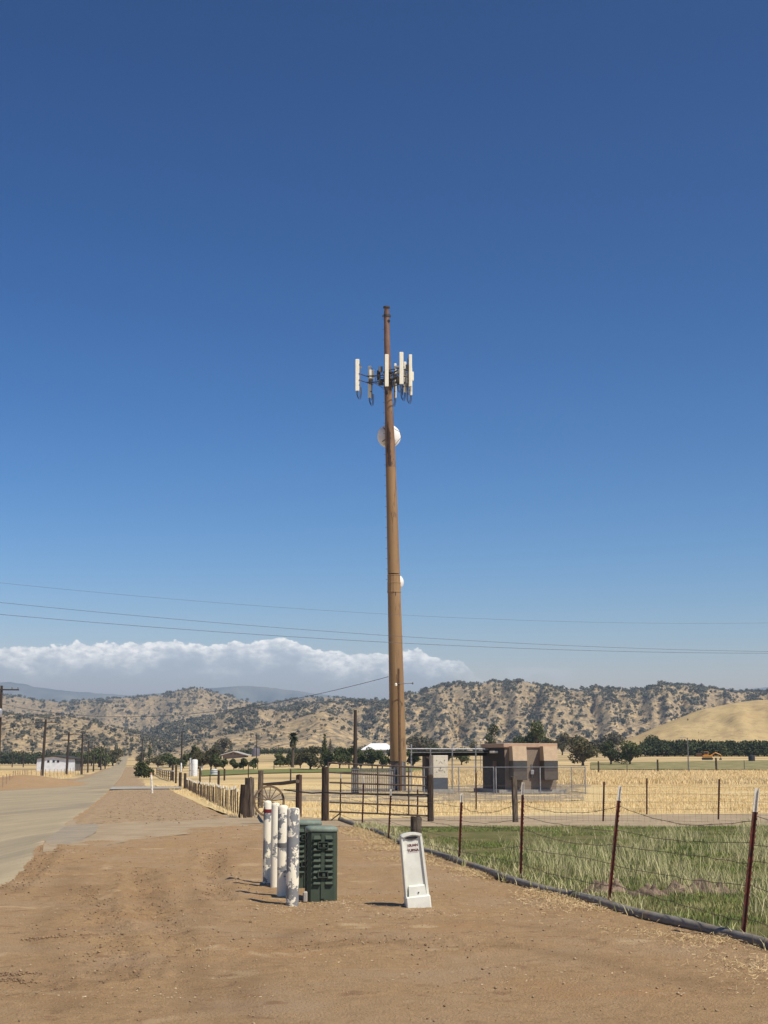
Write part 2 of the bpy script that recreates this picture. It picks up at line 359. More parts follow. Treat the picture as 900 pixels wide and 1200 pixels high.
def strip(name, e0, e1, mat, off=.0, nu=40, nv=14, rel=None, kind='structure'):
    """sheet between two polylines of ground points (x,y)"""
    def res(e, n):
        e = np.array([(p[0], p[1]) for p in e], float); d = np.r_[0, np.cumsum(np.hypot(*np.diff(e, axis=0).T))]; t = np.linspace(0, d[-1], n)
        return np.interp(t, d, e[:, 0]), np.interp(t, d, e[:, 1])
    ax, ay = res(e0, nu); bx, by = res(e1, nu); t = np.linspace(0, 1, nv)[None]
    X = ax[:, None]*(1-t)+bx[:, None]*t; Y = ay[:, None]*(1-t)+by[:, None]*t
    Z = g(X, Y)+off
    if rel is not None: Z = Z+rel(X, Y)
    return gridmesh(name, X, Y, Z, mat, kind=kind)
# fence line along the right of the yard (world x at y), from photo
fl = [at(*p) for p in ((905, 1108), (872, 1100), (715, 1057), (611, 1031), (539, 1010), (487, 994), (456, 984), (425, 970), (399, 961))]
pipe_px = [(960, 1135), (900, 1112), (850, 1097), (820, 1090), (780, 1082), (745, 1073), (700, 1060), (670, 1052), (640, 1045), (600, 1034), (560, 1019), (530, 1009), (500, 999), (470, 989), (440, 976), (415, 967), (398, 961)]
pipe_g = [at(*p) for p in pipe_px]
py_ = np.array([p.y for p in pipe_g]); px_ = np.array([p.x for p in pipe_g]); o_ = np.argsort(py_); py_ = py_[o_]; px_ = px_[o_]
def pipe_x(y): return np.interp(y, np.r_[-20, py_[0]-.01, py_], np.r_[px_[0]+9, px_[0]+.0, px_])
# yard relief: ruts from the photo
ruts = [([(168, 1020), (172, 1055), (190, 1090), (215, 1120)], .22, .035), ([(250, 995), (246, 1030), (262, 1055)], .2, .03), ([(0, 1042), (30, 1018), (60, 990)], .15, .03), ([(15, 1045), (45, 1018), (66, 996)], .12, .03), ([(330, 1110), (420, 1100), (560, 1108)], .3, .02), ([(0, 1165), (60, 1150), (150, 1145)], .2, .02), ([(100, 1040), (120, 1080), (135, 1140)], .3, .015)]
ruts_g = [([at(*p) for p in a], w, d) for a, w, d in ruts]
def segd(X, Y, P):
    D = np.full(X.shape, 1e9)
    for a, b in zip(P[:-1], P[1:]):
        dx, dy = b.x-a.x, b.y-a.y; t = np.clip(((X-a.x)*dx+(Y-a.y)*dy)/(dx*dx+dy*dy), 0, 1)
        D = np.minimum(D, np.hypot(X-a.x-t*dx, Y-a.y-t*dy))
    return D
_db = [at(*p) for p in ((58, 990), (120, 983), (200, 972), (290, 966))]; DBX = [p.x for p in _db]+[-1.1, 1.5]; DBY = [p.y for p in _db]+[36.4, 36.2]
_dt = [at(*p) for p in ((62, 967), (110, 963), (200, 961), (300, 957))]; DTX = [p.x for p in _dt]+[1.4]; DTY = [p.y for p in _dt]+[45]
def relief(X, Y):
    z = .018*fbm(X*.4, Y*.4, 3, 3)+.011*fbm(X*1.9, Y*1.9, 4, 8)+.008*fbm(X*7, Y*7, 3, 55)
    z += .016*np.clip(fbm(X*5, Y*5, 3, 21)-.12, 0, 1)*(1+np.clip(fbm(X*.7, Y*.7, 2, 5)*3, 0, 2))
    # fine clods along wheel tracks
    tr = np.abs(((X+.18*Y)*.55+fbm(X*.2, Y*.2, 2, 4)) % 1-.5); z -= .012*np.clip(.14-tr, 0, 1)/.14
    for P, w, d in ruts_g:
        q = segd(X, Y, P); z += .9*d*(np.exp(-((q-w*1.3)/w*1.6)**2)*.7-np.exp(-(q/w)**2))*(1+1.*fbm(X*9, Y*9, 3, 31))
        z += .022*np.exp(-(q/(w*1.5))**2)*np.clip(fbm(X*11, Y*11, 3, 37)-.02, 0, 1)*2.2
    rx = X-road_x(Y, 1); z = np.clip(z, -.07, .08)
    e = np.clip((rx+.25+.5*fbm(X*.6, Y*.35, 3, 61))/1.1, 0, 1)
    z = z*(.35+.65*e)-.016*(1-e)
    yb_ = np.interp(X, DBX, DBY); dm = np.clip((Y-yb_+.3+1.1*fbm(X*.7, Y*.7, 3, 66))/1.0, 0, 1)*np.clip((45.0-Y+(X+1)*0)/1.5, 0, 1)*(Y < 45)
    yt_ = np.interp(X, DTX, DTY); dm *= np.clip((yt_-Y+.1+.9*fbm(X*.6, Y*.6, 3, 67))/.8, 0, 1)
    return z*(1-.7*dm)-.03*dm*e
ysd = np.concatenate([np.arange(-4, 7, .3), np.arange(7, 16, .045), np.arange(16, 26, .075), np.arange(26, 45, .14), np.arange(45, 130, .3)])
tx = np.linspace(0, 1, 300)
YY, TT = np.meshgrid(ysd, tx, indexing='ij')
lefte = road_x(YY, 1)-1.2
rgt = np.where(YY < 36.3, pipe_x(YY)+.25, 0)
vx = np.interp(YY, [36.3, 38.8, 80, 130], [-1.0, -3.95, -10.9, -19.7]); rgt = np.where(YY < 36.3, rgt, vx)
XX = lefte+(rgt-lefte)*TT
gridmesh('verge', *(lambda Y, T: ((lambda X: (X, Y, g(X, Y)+relief(X, Y)*.6+.012+.025*fbm(X*1.3, Y*.8, 4, 44)-.06*np.clip(1-np.minimum(T, 1-T)*14, 0, 1)-.05*np.clip(1-(Y-35.6)/3, 0, 1)))(road_x(Y, 1)-.1+(np.interp(Y, [35, 38.8, 80, 125], [-3.2, -3.85, -10.8, -18.7])-road_x(Y, 1)+.1)*T)))(*np.meshgrid(np.arange(35.5, 126, .25), np.linspace(0, 1, 70), indexing='ij')), verge_m)
dy_ = gridmesh('dirt_yard', XX, YY, g(XX, YY)+relief(XX, YY)-.004, dirt)
rv = np.zeros(XX.shape)
for P_, w_, d_ in ruts_g+[([at(*p) for p in a], w, 1) for a, w in (([(300, 985), (262, 1010), (235, 1050), (228, 1110), (240, 1180)], .16), ([(350, 1090), (300, 1120), (285, 1160), (290, 1230)], .16), ([(90, 1010), (70, 1060), (62, 1110), (80, 1180)], .2), ([(600, 1110), (700, 1125), (860, 1160)], .18), ([(480, 1080), (560, 1078), (680, 1092)], .14))]:
    q = segd(XX, YY, P_); rv = np.maximum(rv, np.exp(-(q/(w_*1.1))**2)*np.clip(.55+1.3*fbm(XX*1.3, YY*1.3, 3, 51), 0, 1))
at_ = dy_.data.attributes.new('rut', 'FLOAT', 'POINT'); at_.data.foreach_set('value', rv.ravel().astype(np.float32))
_t = dirt.node_tree; _b = _t.nodes['Principled BSDF']; _l = _b.inputs['Base Color'].links[0].from_socket
_a = _t.nodes.new('ShaderNodeAttribute'); _a.attribute_name = 'rut'; _m = _t.nodes.new('ShaderNodeMix'); _m.data_type = 'RGBA'; _q = _t.nodes.new('ShaderNodeMath'); _q.operation = 'MULTIPLY'; _q.inputs[1].default_value = .55
_t.links.new(_a.outputs['Fac'], _q.inputs[0]); _t.links.new(_q.outputs[0], _m.inputs[0]); _t.links.new(_l, _m.inputs[6]); _m.inputs[7].default_value = (.235, .148, .078, 1); _t.links.new(_m.outputs[2], _b.inputs['Base Color'])
# road
yr = np.concatenate([np.arange(-60, 10, 5.), np.arange(10, 60, .25), np.arange(60, 130, 1), ys[(ys > 130) & (ys <= 3000)]])
YY, TT = np.meshgrid(yr, np.r_[0, .012, .03, np.linspace(.06, .94, 20), .97, .988, 1], indexing='ij')
wob = .16*fbm(YY*.5, TT*0+3, 4, 9)*(TT > .96)+.14*fbm(YY*.8, TT*0+9, 4, 19)*(TT < .04)
XX = road_x(YY, TT)+wob
crown = .05*(1-(2*TT-1)**2)
gridmesh('road', XX, YY, g(XX, YY)-.002-.05*((TT == 0) | (TT == 1))+crown*np.clip(YY/30, 0, 1)+np.interp(YY, [150, 400, 1500], [0, .15, .9]), asphalt)
# left shoulder
YY, TT = np.meshgrid(np.concatenate([np.arange(-10, 200, 1.5), np.arange(200, 500, 12)]), np.linspace(0, 1, 12), indexing='ij')
XX = road_x(YY, 0)+.4-TT*np.interp(YY, [0, 100, 190, 500], [5, 3.0, 2.5, 1.5])*(1+.35*fbm(YY*.15, TT*0, 3, 2))
gridmesh('road_shoulder', XX, YY, g(XX, YY)+.0+.04*fbm(XX*.8, YY*.8, 3, 6)*(TT > .1)-.03*(TT > .9), verge_m)
# verge beyond driveway: pale dirt with litter
def pg(L_): return [at(*p) for p in L_]
# driveway
d_top = pg([(55, 962), (110, 958), (200, 956), (300, 953.5)])+[Vector((1.4, 45, 0)), Vector((13, 48.5, 0)), Vector((30, 50, 0))]
d_bot = pg([(50, 998), (120, 991), (200, 979), (290, 971)])+[Vector((-1.1, 36.4, 0)), Vector((1.5, 36.2, 0)), Vector((30, 36.0, 0))]
vA = [(road_x(y, 1)-.3, y) for y in np.arange(35.5, 125, 3)]
vB = [(np.interp(y, [35.5, 38.8, 80, 125], [-3.2, -3.75, -10.7, -18.6]), y) for y in np.arange(35.5, 125, 3)]
strip('driveway', d_bot[:5], d_top[:4]+[Vector((-1.2, 42, 0))], drive_m, off=-.006, nu=80, nv=12, rel=lambda X, Y: .012*fbm(X*.8, Y*.8, 3, 4))
strip('driveway', [(-1.1, 36.4), (1.5, 36.2), (30, 36)], [(-1.2, 42), (1.4, 45), (13, 48.5), (30, 50)], pale_gravel, off=-.01, nu=60, nv=8)
ap0 = pg([(58, 991), (70, 991), (95, 985), (112, 976), (116, 968)]); ap1 = pg([(52, 985), (60, 975), (72, 969), (95, 966), (112, 965)])
strip('driveway_apron', ap0, ap1, asph_patch, off=.0, nu=20, nv=8, rel=lambda X, Y: .02*fbm(X*1.2, Y*1.2, 2, 4))
strip('culvert_path', pg([(128, 926), (160, 925.4), (214, 925)]), pg([(132, 922.8), (160, 922.6), (212, 922.6)]), concrete, off=.07, nu=12, nv=3)
# dry field between driveway and compound, compound gravel
strip('dry_field', [(-3.6, 39.2), (-1.2, 42.2), (1.4, 45.2), (13, 48.7), (60, 52)], [(-24, 150), (0, 150), (20, 150), (60, 150)], drygrass_m, off=-.03, nu=60, nv=60, rel=lambda X, Y: .03*fbm(X*.5, Y*.5, 3, 7))
strip('compound_gravel', pg([(286, 936), (400, 940), (520, 941), (640, 940), (700, 936)]), pg([(300, 925.5), (420, 925), (520, 921), (620, 919), (692, 919)]), grey_gravel, off=-.02, nu=200, nv=40, rel=lambda X, Y: .045*fbm(X*.8, Y*.5, 4, 71)-.12*np.clip((X/Y-.138+.02*fbm(X*.3, Y*.2, 3, 9))/.012, 0, 1))
strip('green_field', pg([(692, 901.5), (780, 902), (860, 902), (960, 903)]), pg([(692, 893.5), (780, 893), (860, 891.5), (960, 890)]), green_m, off=.06, nu=40, nv=10)
strip('green_field', pg([(236, 909.5), (300, 906.5), (380, 905), (450, 904.5), (520, 903)]), pg([(236, 903), (300, 902), (380, 901), (450, 900.5), (520, 899)]), M('irrigated_grass', (.13, .155, .05), (.20, .20, .075), rough=.95, spec=.1, scale=.25), off=.06, nu=40, nv=10)
# pasture patch
pa = [(float(pipe_x(y)), y) for y in np.arange(5, 36.2, .4)]; pb = [(22, y) for y in np.arange(5, 36.2, .4)]
strip('pasture', pa, pb, pasture_m, off=-.004, nu=160, nv=120, rel=lambda X, Y: .05*fbm(X*1.1, Y*1.1, 4, 14))
# mound left of the road
YY, XX = np.meshgrid(np.linspace(105, 195, 50), np.linspace(-62, -22, 60), indexing='ij')
mc = np.array([at(62, 914).x, 148.]); ZZ = 1.15*np.exp(-(((XX-(RD*YY-9.8-1.2))/5.0)**2)-((YY-150)/24)**2)
Yv, Tv = np.meshgrid(np.r_[np.arange(118, 240, 3.), np.arange(240, 520, 15.)], np.linspace(0, 1, 14), indexing='ij')
Xv = road_x(Yv, 1)-.3+Tv*(3.6+.9*fbm(Yv*.12, Yv*0, 3, 12))
gridmesh('verge', Xv, Yv, g(Xv, Yv)+.01+.03*fbm(Xv*.8, Yv*.4, 3, 13)-.12*(np.abs(Tv-.5) > .45)+np.interp(Yv, [240, 500], [0, .15]), verge_m)
gridmesh('dirt_mound', XX, YY, g(XX, YY)-.16+ZZ+.06*fbm(XX*.5, YY*.5, 3, 5), dirt)

# ------------------------------------------------------------------ hills
def hill(name, prof, Yc, Yf, mat, n=260, m=40, rough=.12, gul=26., seed=1, back=1.35):
    px = np.linspace(prof[0][0], prof[-1][0], n); py = np.interp(px, [p[0] for p in prof], [p[1] for p in prof])
    k = np.hanning(7); k /= k.sum(); py = np.convolve(np.pad(py, 3, 'edge'), k, 'valid')
    t = np.r_[np.linspace(0, 1, m), np.linspace(1.06, back, 10)]
    T, PX = np.meshgrid(t, px, indexing='ij'); PY = np.broadcast_to(py, T.shape)
    Y = Yf+(Yc-Yf)*T; X = (PX-450)/F*cP*Y*1.0
    hc = CH+(889-PY)/F*Yc*1.0
    base = g(X, Y)
    nz = fbm(PX/gul+T*.7, T*2.2+seed, 4, seed)
    u = np.clip(T+.20*nz*np.sin(np.clip(T, 0, 1)*math.pi), 0, 2)
    sh = np.where(u <= 1, np.clip(u, 0, 1)**1.0*(1.55-.55*np.clip(u, 0, 1)**1.6), 1-(u-1)*1.4)
    sh = np.clip(sh, -.1, 1.04); nz2 = fbm(PX/9, T*6, 4, seed+9)
    Z = base+(hc-base)*sh+(hc-base)*rough*nz2*np.sin(np.clip(T, 0, 1.0)*math.pi)*.5
    Z = np.where(T < .02, base-3, Z)
    gridmesh(name, X, Y, Z, mat)
    return (prof, Yc, Yf, X, Y, Z)
hill('far_mountains', [(-500, 830), (-200, 812), (-60, 800), (10, 802), (40, 808), (100, 814), (150, 817), (220, 812), (262, 807), (290, 805), (330, 810), (380, 816), (450, 824), (600, 840), (760, 828), (840, 814), (900, 807), (960, 806), (1100, 812), (1500, 820)], 8000, 6200, mount, n=300, m=14, seed=3)
H1 = hill('hill', [(-500, 835), (-200, 818), (-60, 812), (0, 817), (30, 822), (70, 826), (105, 822), (150, 821), (190, 817), (215, 812), (235, 811), (255, 815), (280, 823), (300, 827), (340, 824), (365, 819), (390, 819), (430, 824), (470, 834), (560, 850), (640, 866)], 3600, 2500, hillB, seed=5)
H2 = hill('hill', [(-500, 830), (-200, 834), (-40, 836), (0, 838), (30, 842), (60, 840), (90, 843), (120, 850), (150, 858), (172, 864), (200, 870), (230, 882)], 1500, 1100, hillB, seed=8, gul=20)
H3 = hill('hill', [(140, 884), (165, 866), (190, 852), (230, 845), (270, 836), (300, 831), (330, 834), (350, 830), (380, 826), (420, 825), (450, 826), (475, 819), (500, 811), (530, 806), (560, 805), (585, 802), (610, 803), (640, 807), (680, 813), (705, 811), (740, 814), (765, 810), (790, 806), (802, 805), (820, 808), (850, 812), (872, 816), (900, 813), (960, 808), (1100, 814), (1500, 832)], 2300, 1550, hillB, n=400, m=60, seed=13, gul=18, rough=.2)
H4 = hill('hill', [(180, 884), (205, 874), (240, 866), (290, 858), (330, 849), (360, 840), (380, 836), (395, 841), (410, 852), (430, 866), (450, 878), (462, 884)], 1450, 1080, hillB, n=160, seed=17, rough=.06, gul=30)
H5 = hill('hill', [(690, 884), (725, 870), (745, 864), (770, 854), (800, 843), (830, 833), (860, 827), (885, 823), (910, 822), (960, 818), (1050, 816), (1300, 826), (1500, 840)], 1050, 700, hillA, n=220, seed=23, rough=.05, gul=60)

# ------------------------------------------------------------------ foliage
def leafcloud(blobs, n, size, seed=0, flat=.5, core=True):
    """blobs: (cx,cy,cz,rx,ry,rz). returns verts (4n), quads"""
    r = np.random.default_rng(seed); B = np.array(blobs, float)
    w = B[:, 3]*B[:, 4]*B[:, 5]; w = w**.7; w /= w.sum(); k = r.choice(len(B), n, p=w)
    d = r.normal(size=(n, 3)); d /= np.linalg.norm(d, axis=1)[:, None]; rad = r.uniform(.45, 1.04, n)**.6
    C = B[k, :3]+d*rad[:, None]*B[k, 3:6]
    nrm = d*.7+r.normal(size=(n, 3))*.6; nrm /= np.linalg.norm(nrm, axis=1)[:, None]
    a = np.cross(nrm, r.normal(size=(n, 3))); a /= np.linalg.norm(a, axis=1)[:, None]; b = np.cross(nrm, a)
    s = size*r.uniform(.55, 1.3, n)[:, None]
    V = np.stack([C-a*s-b*s*flat, C+a*s*.9-b*s*flat*.6, C+a*s+b*s*flat, C-a*s*.7+b*s*flat*1.2], 1).reshape(-1, 3)
    return V, np.arange(4*n).reshape(n, 4)
def tree(name, label, cat, loc, h, w, mat, n=500, kind='round', seed=0, group=None, sc=None, trunk_h=.25):
    r = random.Random(seed); t = thing(name, label, cat, loc, r.uniform(0, 6), group)
    tb = MB(); th = h*trunk_h; blobs = []
    if kind == 'conifer':
        tb.tube([(0, 0, -.2), (0, 0, h*.5), (0, 0, h*.96)], [w*.06, w*.035, .02], 6)
        for i in range(9):
            z = h*(.12+.84*i/8); rr = w*.5*(1-i/8.6)+.08*w
            for j in range(5): a = j*1.26+i; blobs.append((math.cos(a)*rr*.5, math.sin(a)*rr*.5, z, rr*.6, rr*.6, h*.06))
    else:
        tb.tube([(0, 0, -.2), (r.uniform(-.1, .1)*w*.2, 0, th*.6), (0, 0, th*1.4)], [w*.05, w*.04, w*.03], 7)
        nb = 18 if kind == 'round' else 14
        for i in range(nb):
            a = i*2.4+r.uniform(-.4, .4); q = math.sqrt((i+.5)/nb)
            zz = h*(.24+.62*((i*.618) % 1)*(1-.25*q)+.14*(1-q))
            rr = w*r.uniform(.17, .27)
            bx, by = math.cos(a)*w*.34*q, math.sin(a)*w*.34*q
            rz_ = min(rr*r.uniform(.8, 1.05), h*.26); zz = min(max(zz, rz_*.9), h-rz_*.9)
            blobs.append((bx, by, zz, rr, rr, rz_))
            tb.tube([(0, 0, th*.8), (bx*.5, by*.5, th+(zz-th)*.5), (bx*.9, by*.9, zz)], [w*.028, w*.018, w*.006], 5)
        if kind == 'bush':
            for i in range(8):
                a = i*.8; blobs.append((math.cos(a)*w*.33, math.sin(a)*w*.33, h*.28, w*.2, w*.2, h*.24))
    tb.build('trunk', bark, t, smooth=True)
    V, Q = leafcloud(blobs, n, sc or w*.05, seed)
    npmesh('crown', V, Q, mat, t)
    return t
# oaks scattered on the hills
oaks = []
for vi in range(6):
    r = random.Random(vi+50); bl = [(r.uniform(-.28, .28), r.uniform(-.28, .28), r.uniform(.3, .6), r.uniform(.18, .3), r.uniform(.18, .3), r.uniform(.15, .25)) for _ in range(6)]
    oaks.append(leafcloud(bl, 70, .105, vi, flat=.8))
def scatter(H, n, smin, smax, dens, seed, pxr):
    prof, Yc, Yf, X, Y, Z = H; r = np.random.default_rng(seed); m = X.shape[0]-10; out = []
    while len(out) < n:
        i = r.uniform(.02, .985)*(m-1)*1.04; j = r.uniform(0, X.shape[1]-1.01); i = min(i, m+1.5)
        i0, j0 = int(i), int(j); a, b = i-i0, j-j0
        f = lambda A: (A[i0, j0]*(1-b)+A[i0, j0+1]*b)*(1-a)+(A[i0+1, j0]*(1-b)+A[i0+1, j0+1]*b)*a
        x, y, z = f(X), f(Y), f(Z); px = 450+x/y*F/cP
        if not (pxr[0] < px < pxr[1]): continue
        p = dens(px, i/m)*(.10+2.0*np.clip(float(fbm(px/13.+i/m*1.5, i/m*4, 3, seed+30))+.06, 0, 1)+.9*np.clip(vn(px/7., i/m*8, seed)-.35, 0, 1)+1.3*np.clip(vn(px/26., i/m*3, seed+4)-.4, 0, 1))
        if r.uniform() > p: continue
        out.append((x, y, z, (smin+(smax-smin)*r.uniform()**1.6)*(.8+.6*r.uniform()**3)))
    return out
pts = []
pts += [(*p, 3) for p in scatter(H3, 9000, 2.0, 8.0, lambda px, t: 1.0 if px > 460 else .9, 3, (150, 1000))]
pts += [(*p, 2) for p in scatter(H2, 1500, 1.6, 5.5, lambda px, t: .9, 4, (-60, 230))]
pts += [(*p, 4) for p in scatter(H4, 420, 1.2, 4.6, lambda px, t: .35+.5*(px < 330), 5, (185, 460))]
pts += [(*p, 1) for p in scatter(H1, 3500, 3, 10, lambda px, t: .8, 6, (-60, 600))]
pts += [(*p, 5) for p in scatter(H5, 14, .8, 2.0, lambda px, t: .5, 7, (760, 1000))]
pts.sort(key=lambda p: -p[3]/p[1]*(1 if -40 < 450+p[0]/p[1]*F < 940 else .1))
om = []
for k, (V, Q) in enumerate(oaks):
    me = npmesh('oak_tree', V, Q, oakleaf); om.append(me)
for k, (x, y, z, s, _) in enumerate(pts[:294]):
    o = om[k] if k < 6 else om[k % 6].copy()
    if k >= 6: COL.objects.link(o)
    o.location = (x, y, z-s*.08); o.scale = (s, s, s); o.rotation_euler = (0, 0, random.uniform(0, 6))
    tag(o, {3: 'dark oak on the long scrubby ridge that runs behind the tower to the right', 2: 'dark oak on the low brown hill behind the white barn at the left', 4: 'small oak on the smooth pale hill behind the palm', 1: 'tiny oak on the rounded farther hill at the centre left', 5: 'tiny dark shrub on the smooth golden hill at the right'}[_], 'tree', {3: 'oaks on the long ridge behind the tower', 2: 'oaks on the left brown hill', 4: 'oaks on the pale hill behind the palm', 1: 'oaks on the farther rounded hill', 5: 'shrubs on the golden hill'}[_])
VV = []; QQ = []; off = 0
for k, (x, y, z, s, _) in enumerate(pts[294:]):
    V, Q = oaks[k % 6]; V = V.reshape(-1, 4, 3); 
    step = 1 if s/y*F > 4 else 2
    V = V[::step]; a = random.uniform(0, 6); c_, s_ = math.cos(a), math.sin(a); sc_ = s*(1.0 if step == 1 else 1.1)
    P = np.stack([V[..., 0]*c_-V[..., 1]*s_, V[..., 0]*s_+V[..., 1]*c_, V[..., 2]], -1)*sc_+np.array([x, y, z-s*.08])
    VV.append(P.reshape(-1, 3))
VV = np.concatenate(VV); o = npmesh('oak_scrub', VV, np.arange(len(VV)).reshape(-1, 4), oakleaf)
tag(o, 'mass of dark oaks and scrub covering the far dry hills', 'scrub', kind='stuff')

# ------------------------------------------------------------------ orchards
orch = tree('orchard_tree', 'leafy round orchard tree in the dark rows below the golden hill', 'tree', (0, 0, 0), 4.6, 5.2, orchleaf, n=420, kind='bush', seed=4, sc=.34, trunk_h=.16)
first = True
for row in range(4):
    Y0 = 440+row*9
    for k in range(25):
        px = 755+k*7.4+random.uniform(-1, 1)+row*2; x = (px-450)/F*cP*Y0; y = Y0+random.uniform(-1, 1)
        s = random.uniform(.88, 1.1)
        if first: orch.location = (x, y, gz(x, y)); tag(orch, group='orchard trees in rows below the golden hill'); first = False
        else: dup(orch, (x, y, gz(x, y)), random.uniform(0, 6), s, group='orchard trees in rows below the golden hill')
for k in range(34):
    px = -12+k*3.6+random.uniform(-1.5, 1.5); Y0 = 640+random.uniform(-4, 14); x = (px-450)/F*cP*Y0
    dup(orch, (x, Y0, gz(x, Y0)), random.uniform(0, 6), random.uniform(1.0, 1.3), label='dark green orchard tree in the row behind the white barn', group='orchard trees behind the barn')
for k in range(44):
    px = 262+k*4.8; Y0 = 700+random.uniform(-4, 14); x = (px-450)/F*cP*Y0
    dup(orch, (x, Y0, gz(x, Y0)), random.uniform(0, 6), random.uniform(.62, .8), label='dark orchard tree in the low band at the foot of the hill, mid left', group='orchard trees at the hill foot')
# individual trees: px, top y, base y, width px, kind, material, label
T = [
 (12, 884.5, 894, 22, 'bush', treeleaf, 'bush', 'low green bush at the left edge of the golden field'),
 (97, 880, 898, 14, 'round', treeleaf, 'tree', 'small dark tree just right of the white barn'),
 (116, 874, 899, 24, 'round', treeleaf, 'tree', 'tall dark green tree behind the row of power poles'),
 (132, 876, 897, 20, 'round', oliveleaf, 'tree', 'broad olive-green tree nearest the left road edge'),
 (107, 877, 897, 14, 'round', oliveleaf, 'tree', 'olive tree squeezed between the barn and the tall dark tree'),
 (165, 880, 893, 12, 'round', oliveleaf, 'tree', 'brownish bare-looking tree just right of the road end'),
 (175, 871, 896, 9, 'conifer', treeleaf, 'tree', 'narrow dark tree with a pointed top right of the road end'),
 (169, 892, 911, 19, 'bush', treeleaf, 'bush', 'round dark green bush on the verge beside the white marker post'),
 (185, 885, 899, 14, 'round', oliveleaf, 'tree', 'low olive tree behind the round verge bush'),
 (199, 882, 899, 20, 'round', treeleaf, 'tree', 'wide dark green tree left of the white tanks'),
 (215, 883, 900, 14, 'round', treeleaf, 'tree', 'dark tree directly left of the tall white tank'),
 (226, 870, 900, 13, 'round', treeleaf, 'tree', 'taller tree rising behind the tall white tank'),
 (236, 878, 902, 20, 'round', oliveleaf, 'tree', 'brownish green tree right behind the white tank'),
 (247, 873, 902, 17, 'round', oliveleaf, 'tree', 'tree with a thin pointed crown left of the small house'),
 (253, 882, 902, 14, 'round', treeleaf, 'tree', 'bushy dark tree in front of the small house'),
 (259, 863, 886, 20, 'round', oakleaf, 'tree', 'large dark round tree behind the small house roof'),
 (262, 888.5, 901, 9, 'round', treeleaf, 'tree', 'small tree at the left end of the young row'),
 (274, 888.5, 901.5, 9, 'round', treeleaf, 'tree', 'second small round tree of the young row'),
 (285, 888.5, 901.5, 10, 'round', treeleaf, 'tree', 'small round tree of the young row left of the grey tank'),
 (297, 888, 901, 10, 'round', treeleaf, 'tree', 'small round tree of the young row below the grey tank'),
 (328, 881, 898, 12, 'bush', treeleaf, 'tree', 'egg-shaped bright green tree left of the palm'),
 (341, 879.5, 898, 13, 'bush', treeleaf, 'tree', 'dense green tree at the foot of the palm'),
 (352, 879, 900, 13, 'round', oliveleaf, 'tree', 'brown-green tree just right of the palm'),
 (364, 872, 902, 24, 'round', oliveleaf, 'tree', 'broad olive tree with a forked trunk between palm and conifer'),
 (380, 860, 898, 10, 'conifer', treeleaf, 'tree', 'tall pointed dark conifer right of the palm'),
 (387, 866, 884, 6, 'conifer', oakleaf, 'tree', 'slim grey-green conifer behind the tall one'),
 (385, 878, 901, 16, 'round', treeleaf, 'tree', 'dark bushy tree under the conifer'),
 (398, 873, 900, 16, 'round', treeleaf, 'tree', 'green tree left of the single wooden pole'),
 (409, 871, 900, 16, 'round', treeleaf, 'tree', 'dark tree directly behind the single wooden pole'),
 (423, 878, 901, 15, 'round', treeleaf, 'tree', 'green tree between the single pole and the white roof'),
 (436, 873, 901, 15, 'round', treeleaf, 'tree', 'green tree in front of the white roof'),
 (448, 877, 901, 15, 'round', treeleaf, 'tree', 'dark tree left of the tower base'),
 (461, 875, 901, 14, 'round', treeleaf, 'tree', 'dark tree behind the tower base'),
 (494, 862, 889, 30, 'round', oakleaf, 'tree', 'large grey-blue tree right of the tower'),
 (484, 876, 900, 14, 'round', treeleaf, 'tree', 'green tree just right of the tower base'),
 (508, 873, 897, 22, 'round', treeleaf, 'tree', 'green tree behind the cream cabinet'),
 (524, 874, 896, 14, 'round', treeleaf, 'tree', 'green tree behind the pipe rack'),
 (541, 874, 896, 16, 'round', treeleaf, 'tree', 'low green tree left of the equipment shelter'),
 (556, 868, 888, 10, 'round', oliveleaf, 'tree', 'thin pale tree just left of the tall slender tree'),
 (577, 840, 894, 16, 'tall', treeleaf, 'tree', 'tall slender dark tree rising left behind the shelter'),
 (625, 841, 894, 28, 'round', treeleaf, 'tree', 'big dark tree rising directly behind the shelter roof'),
 (612, 862, 892, 22, 'round', treeleaf, 'tree', 'green tree just above the shelter roof'),
 (640, 862, 892, 20, 'round', treeleaf, 'tree', 'bright green tree behind the right end of the shelter roof'),
 (659, 857, 889, 18, 'round', oliveleaf, 'tree', 'olive brown tree right of the shelter'),
 (683, 862, 897, 32, 'round', oliveleaf, 'tree', 'largest dark olive tree in the field right of the shelter'),
 (713, 859, 889, 30, 'round', oakleaf, 'tree', 'dark tree in the dry field left of the golden hill'),
 (716, 866, 896, 22, 'round', treeleaf, 'tree', 'second field tree right of the largest olive tree'),
 (738, 867, 896, 24, 'round', treeleaf, 'tree', 'third field tree at the left end of the orchard'),
 (768, 861, 884, 22, 'round', treeleaf, 'tree', 'tree poking above the orchard rows'),
]
def Ybase(py, px):
    p = at(px, py); return p
for i, (px, t0, b0, wp, kd, mt, cat, lab) in enumerate(T):
    if b0 >= 893: p = Ybase(b0, px)
    else: Y0 = 560; p = Vector(((px-450)/F*cP*Y0, Y0, 0)); p.z = gz(p.x, Y0)
    if p.y > 700: p = Vector(((px-450)/F*cP*600, 600, 0)); p.z = gz(p.x, 600)
    zt = dep(px, t0, p.y).z; h = max(1.2, zt-p.z); w = wp/F*p.y*1.2
    tree('tree' if cat == 'tree' else 'bush', lab, cat, p, h, w, mt, n=int(900+wp*45), kind=kd, seed=i+100, sc=max(w*.036, .17), trunk_h=.13 if kd != 'bush' else .06)
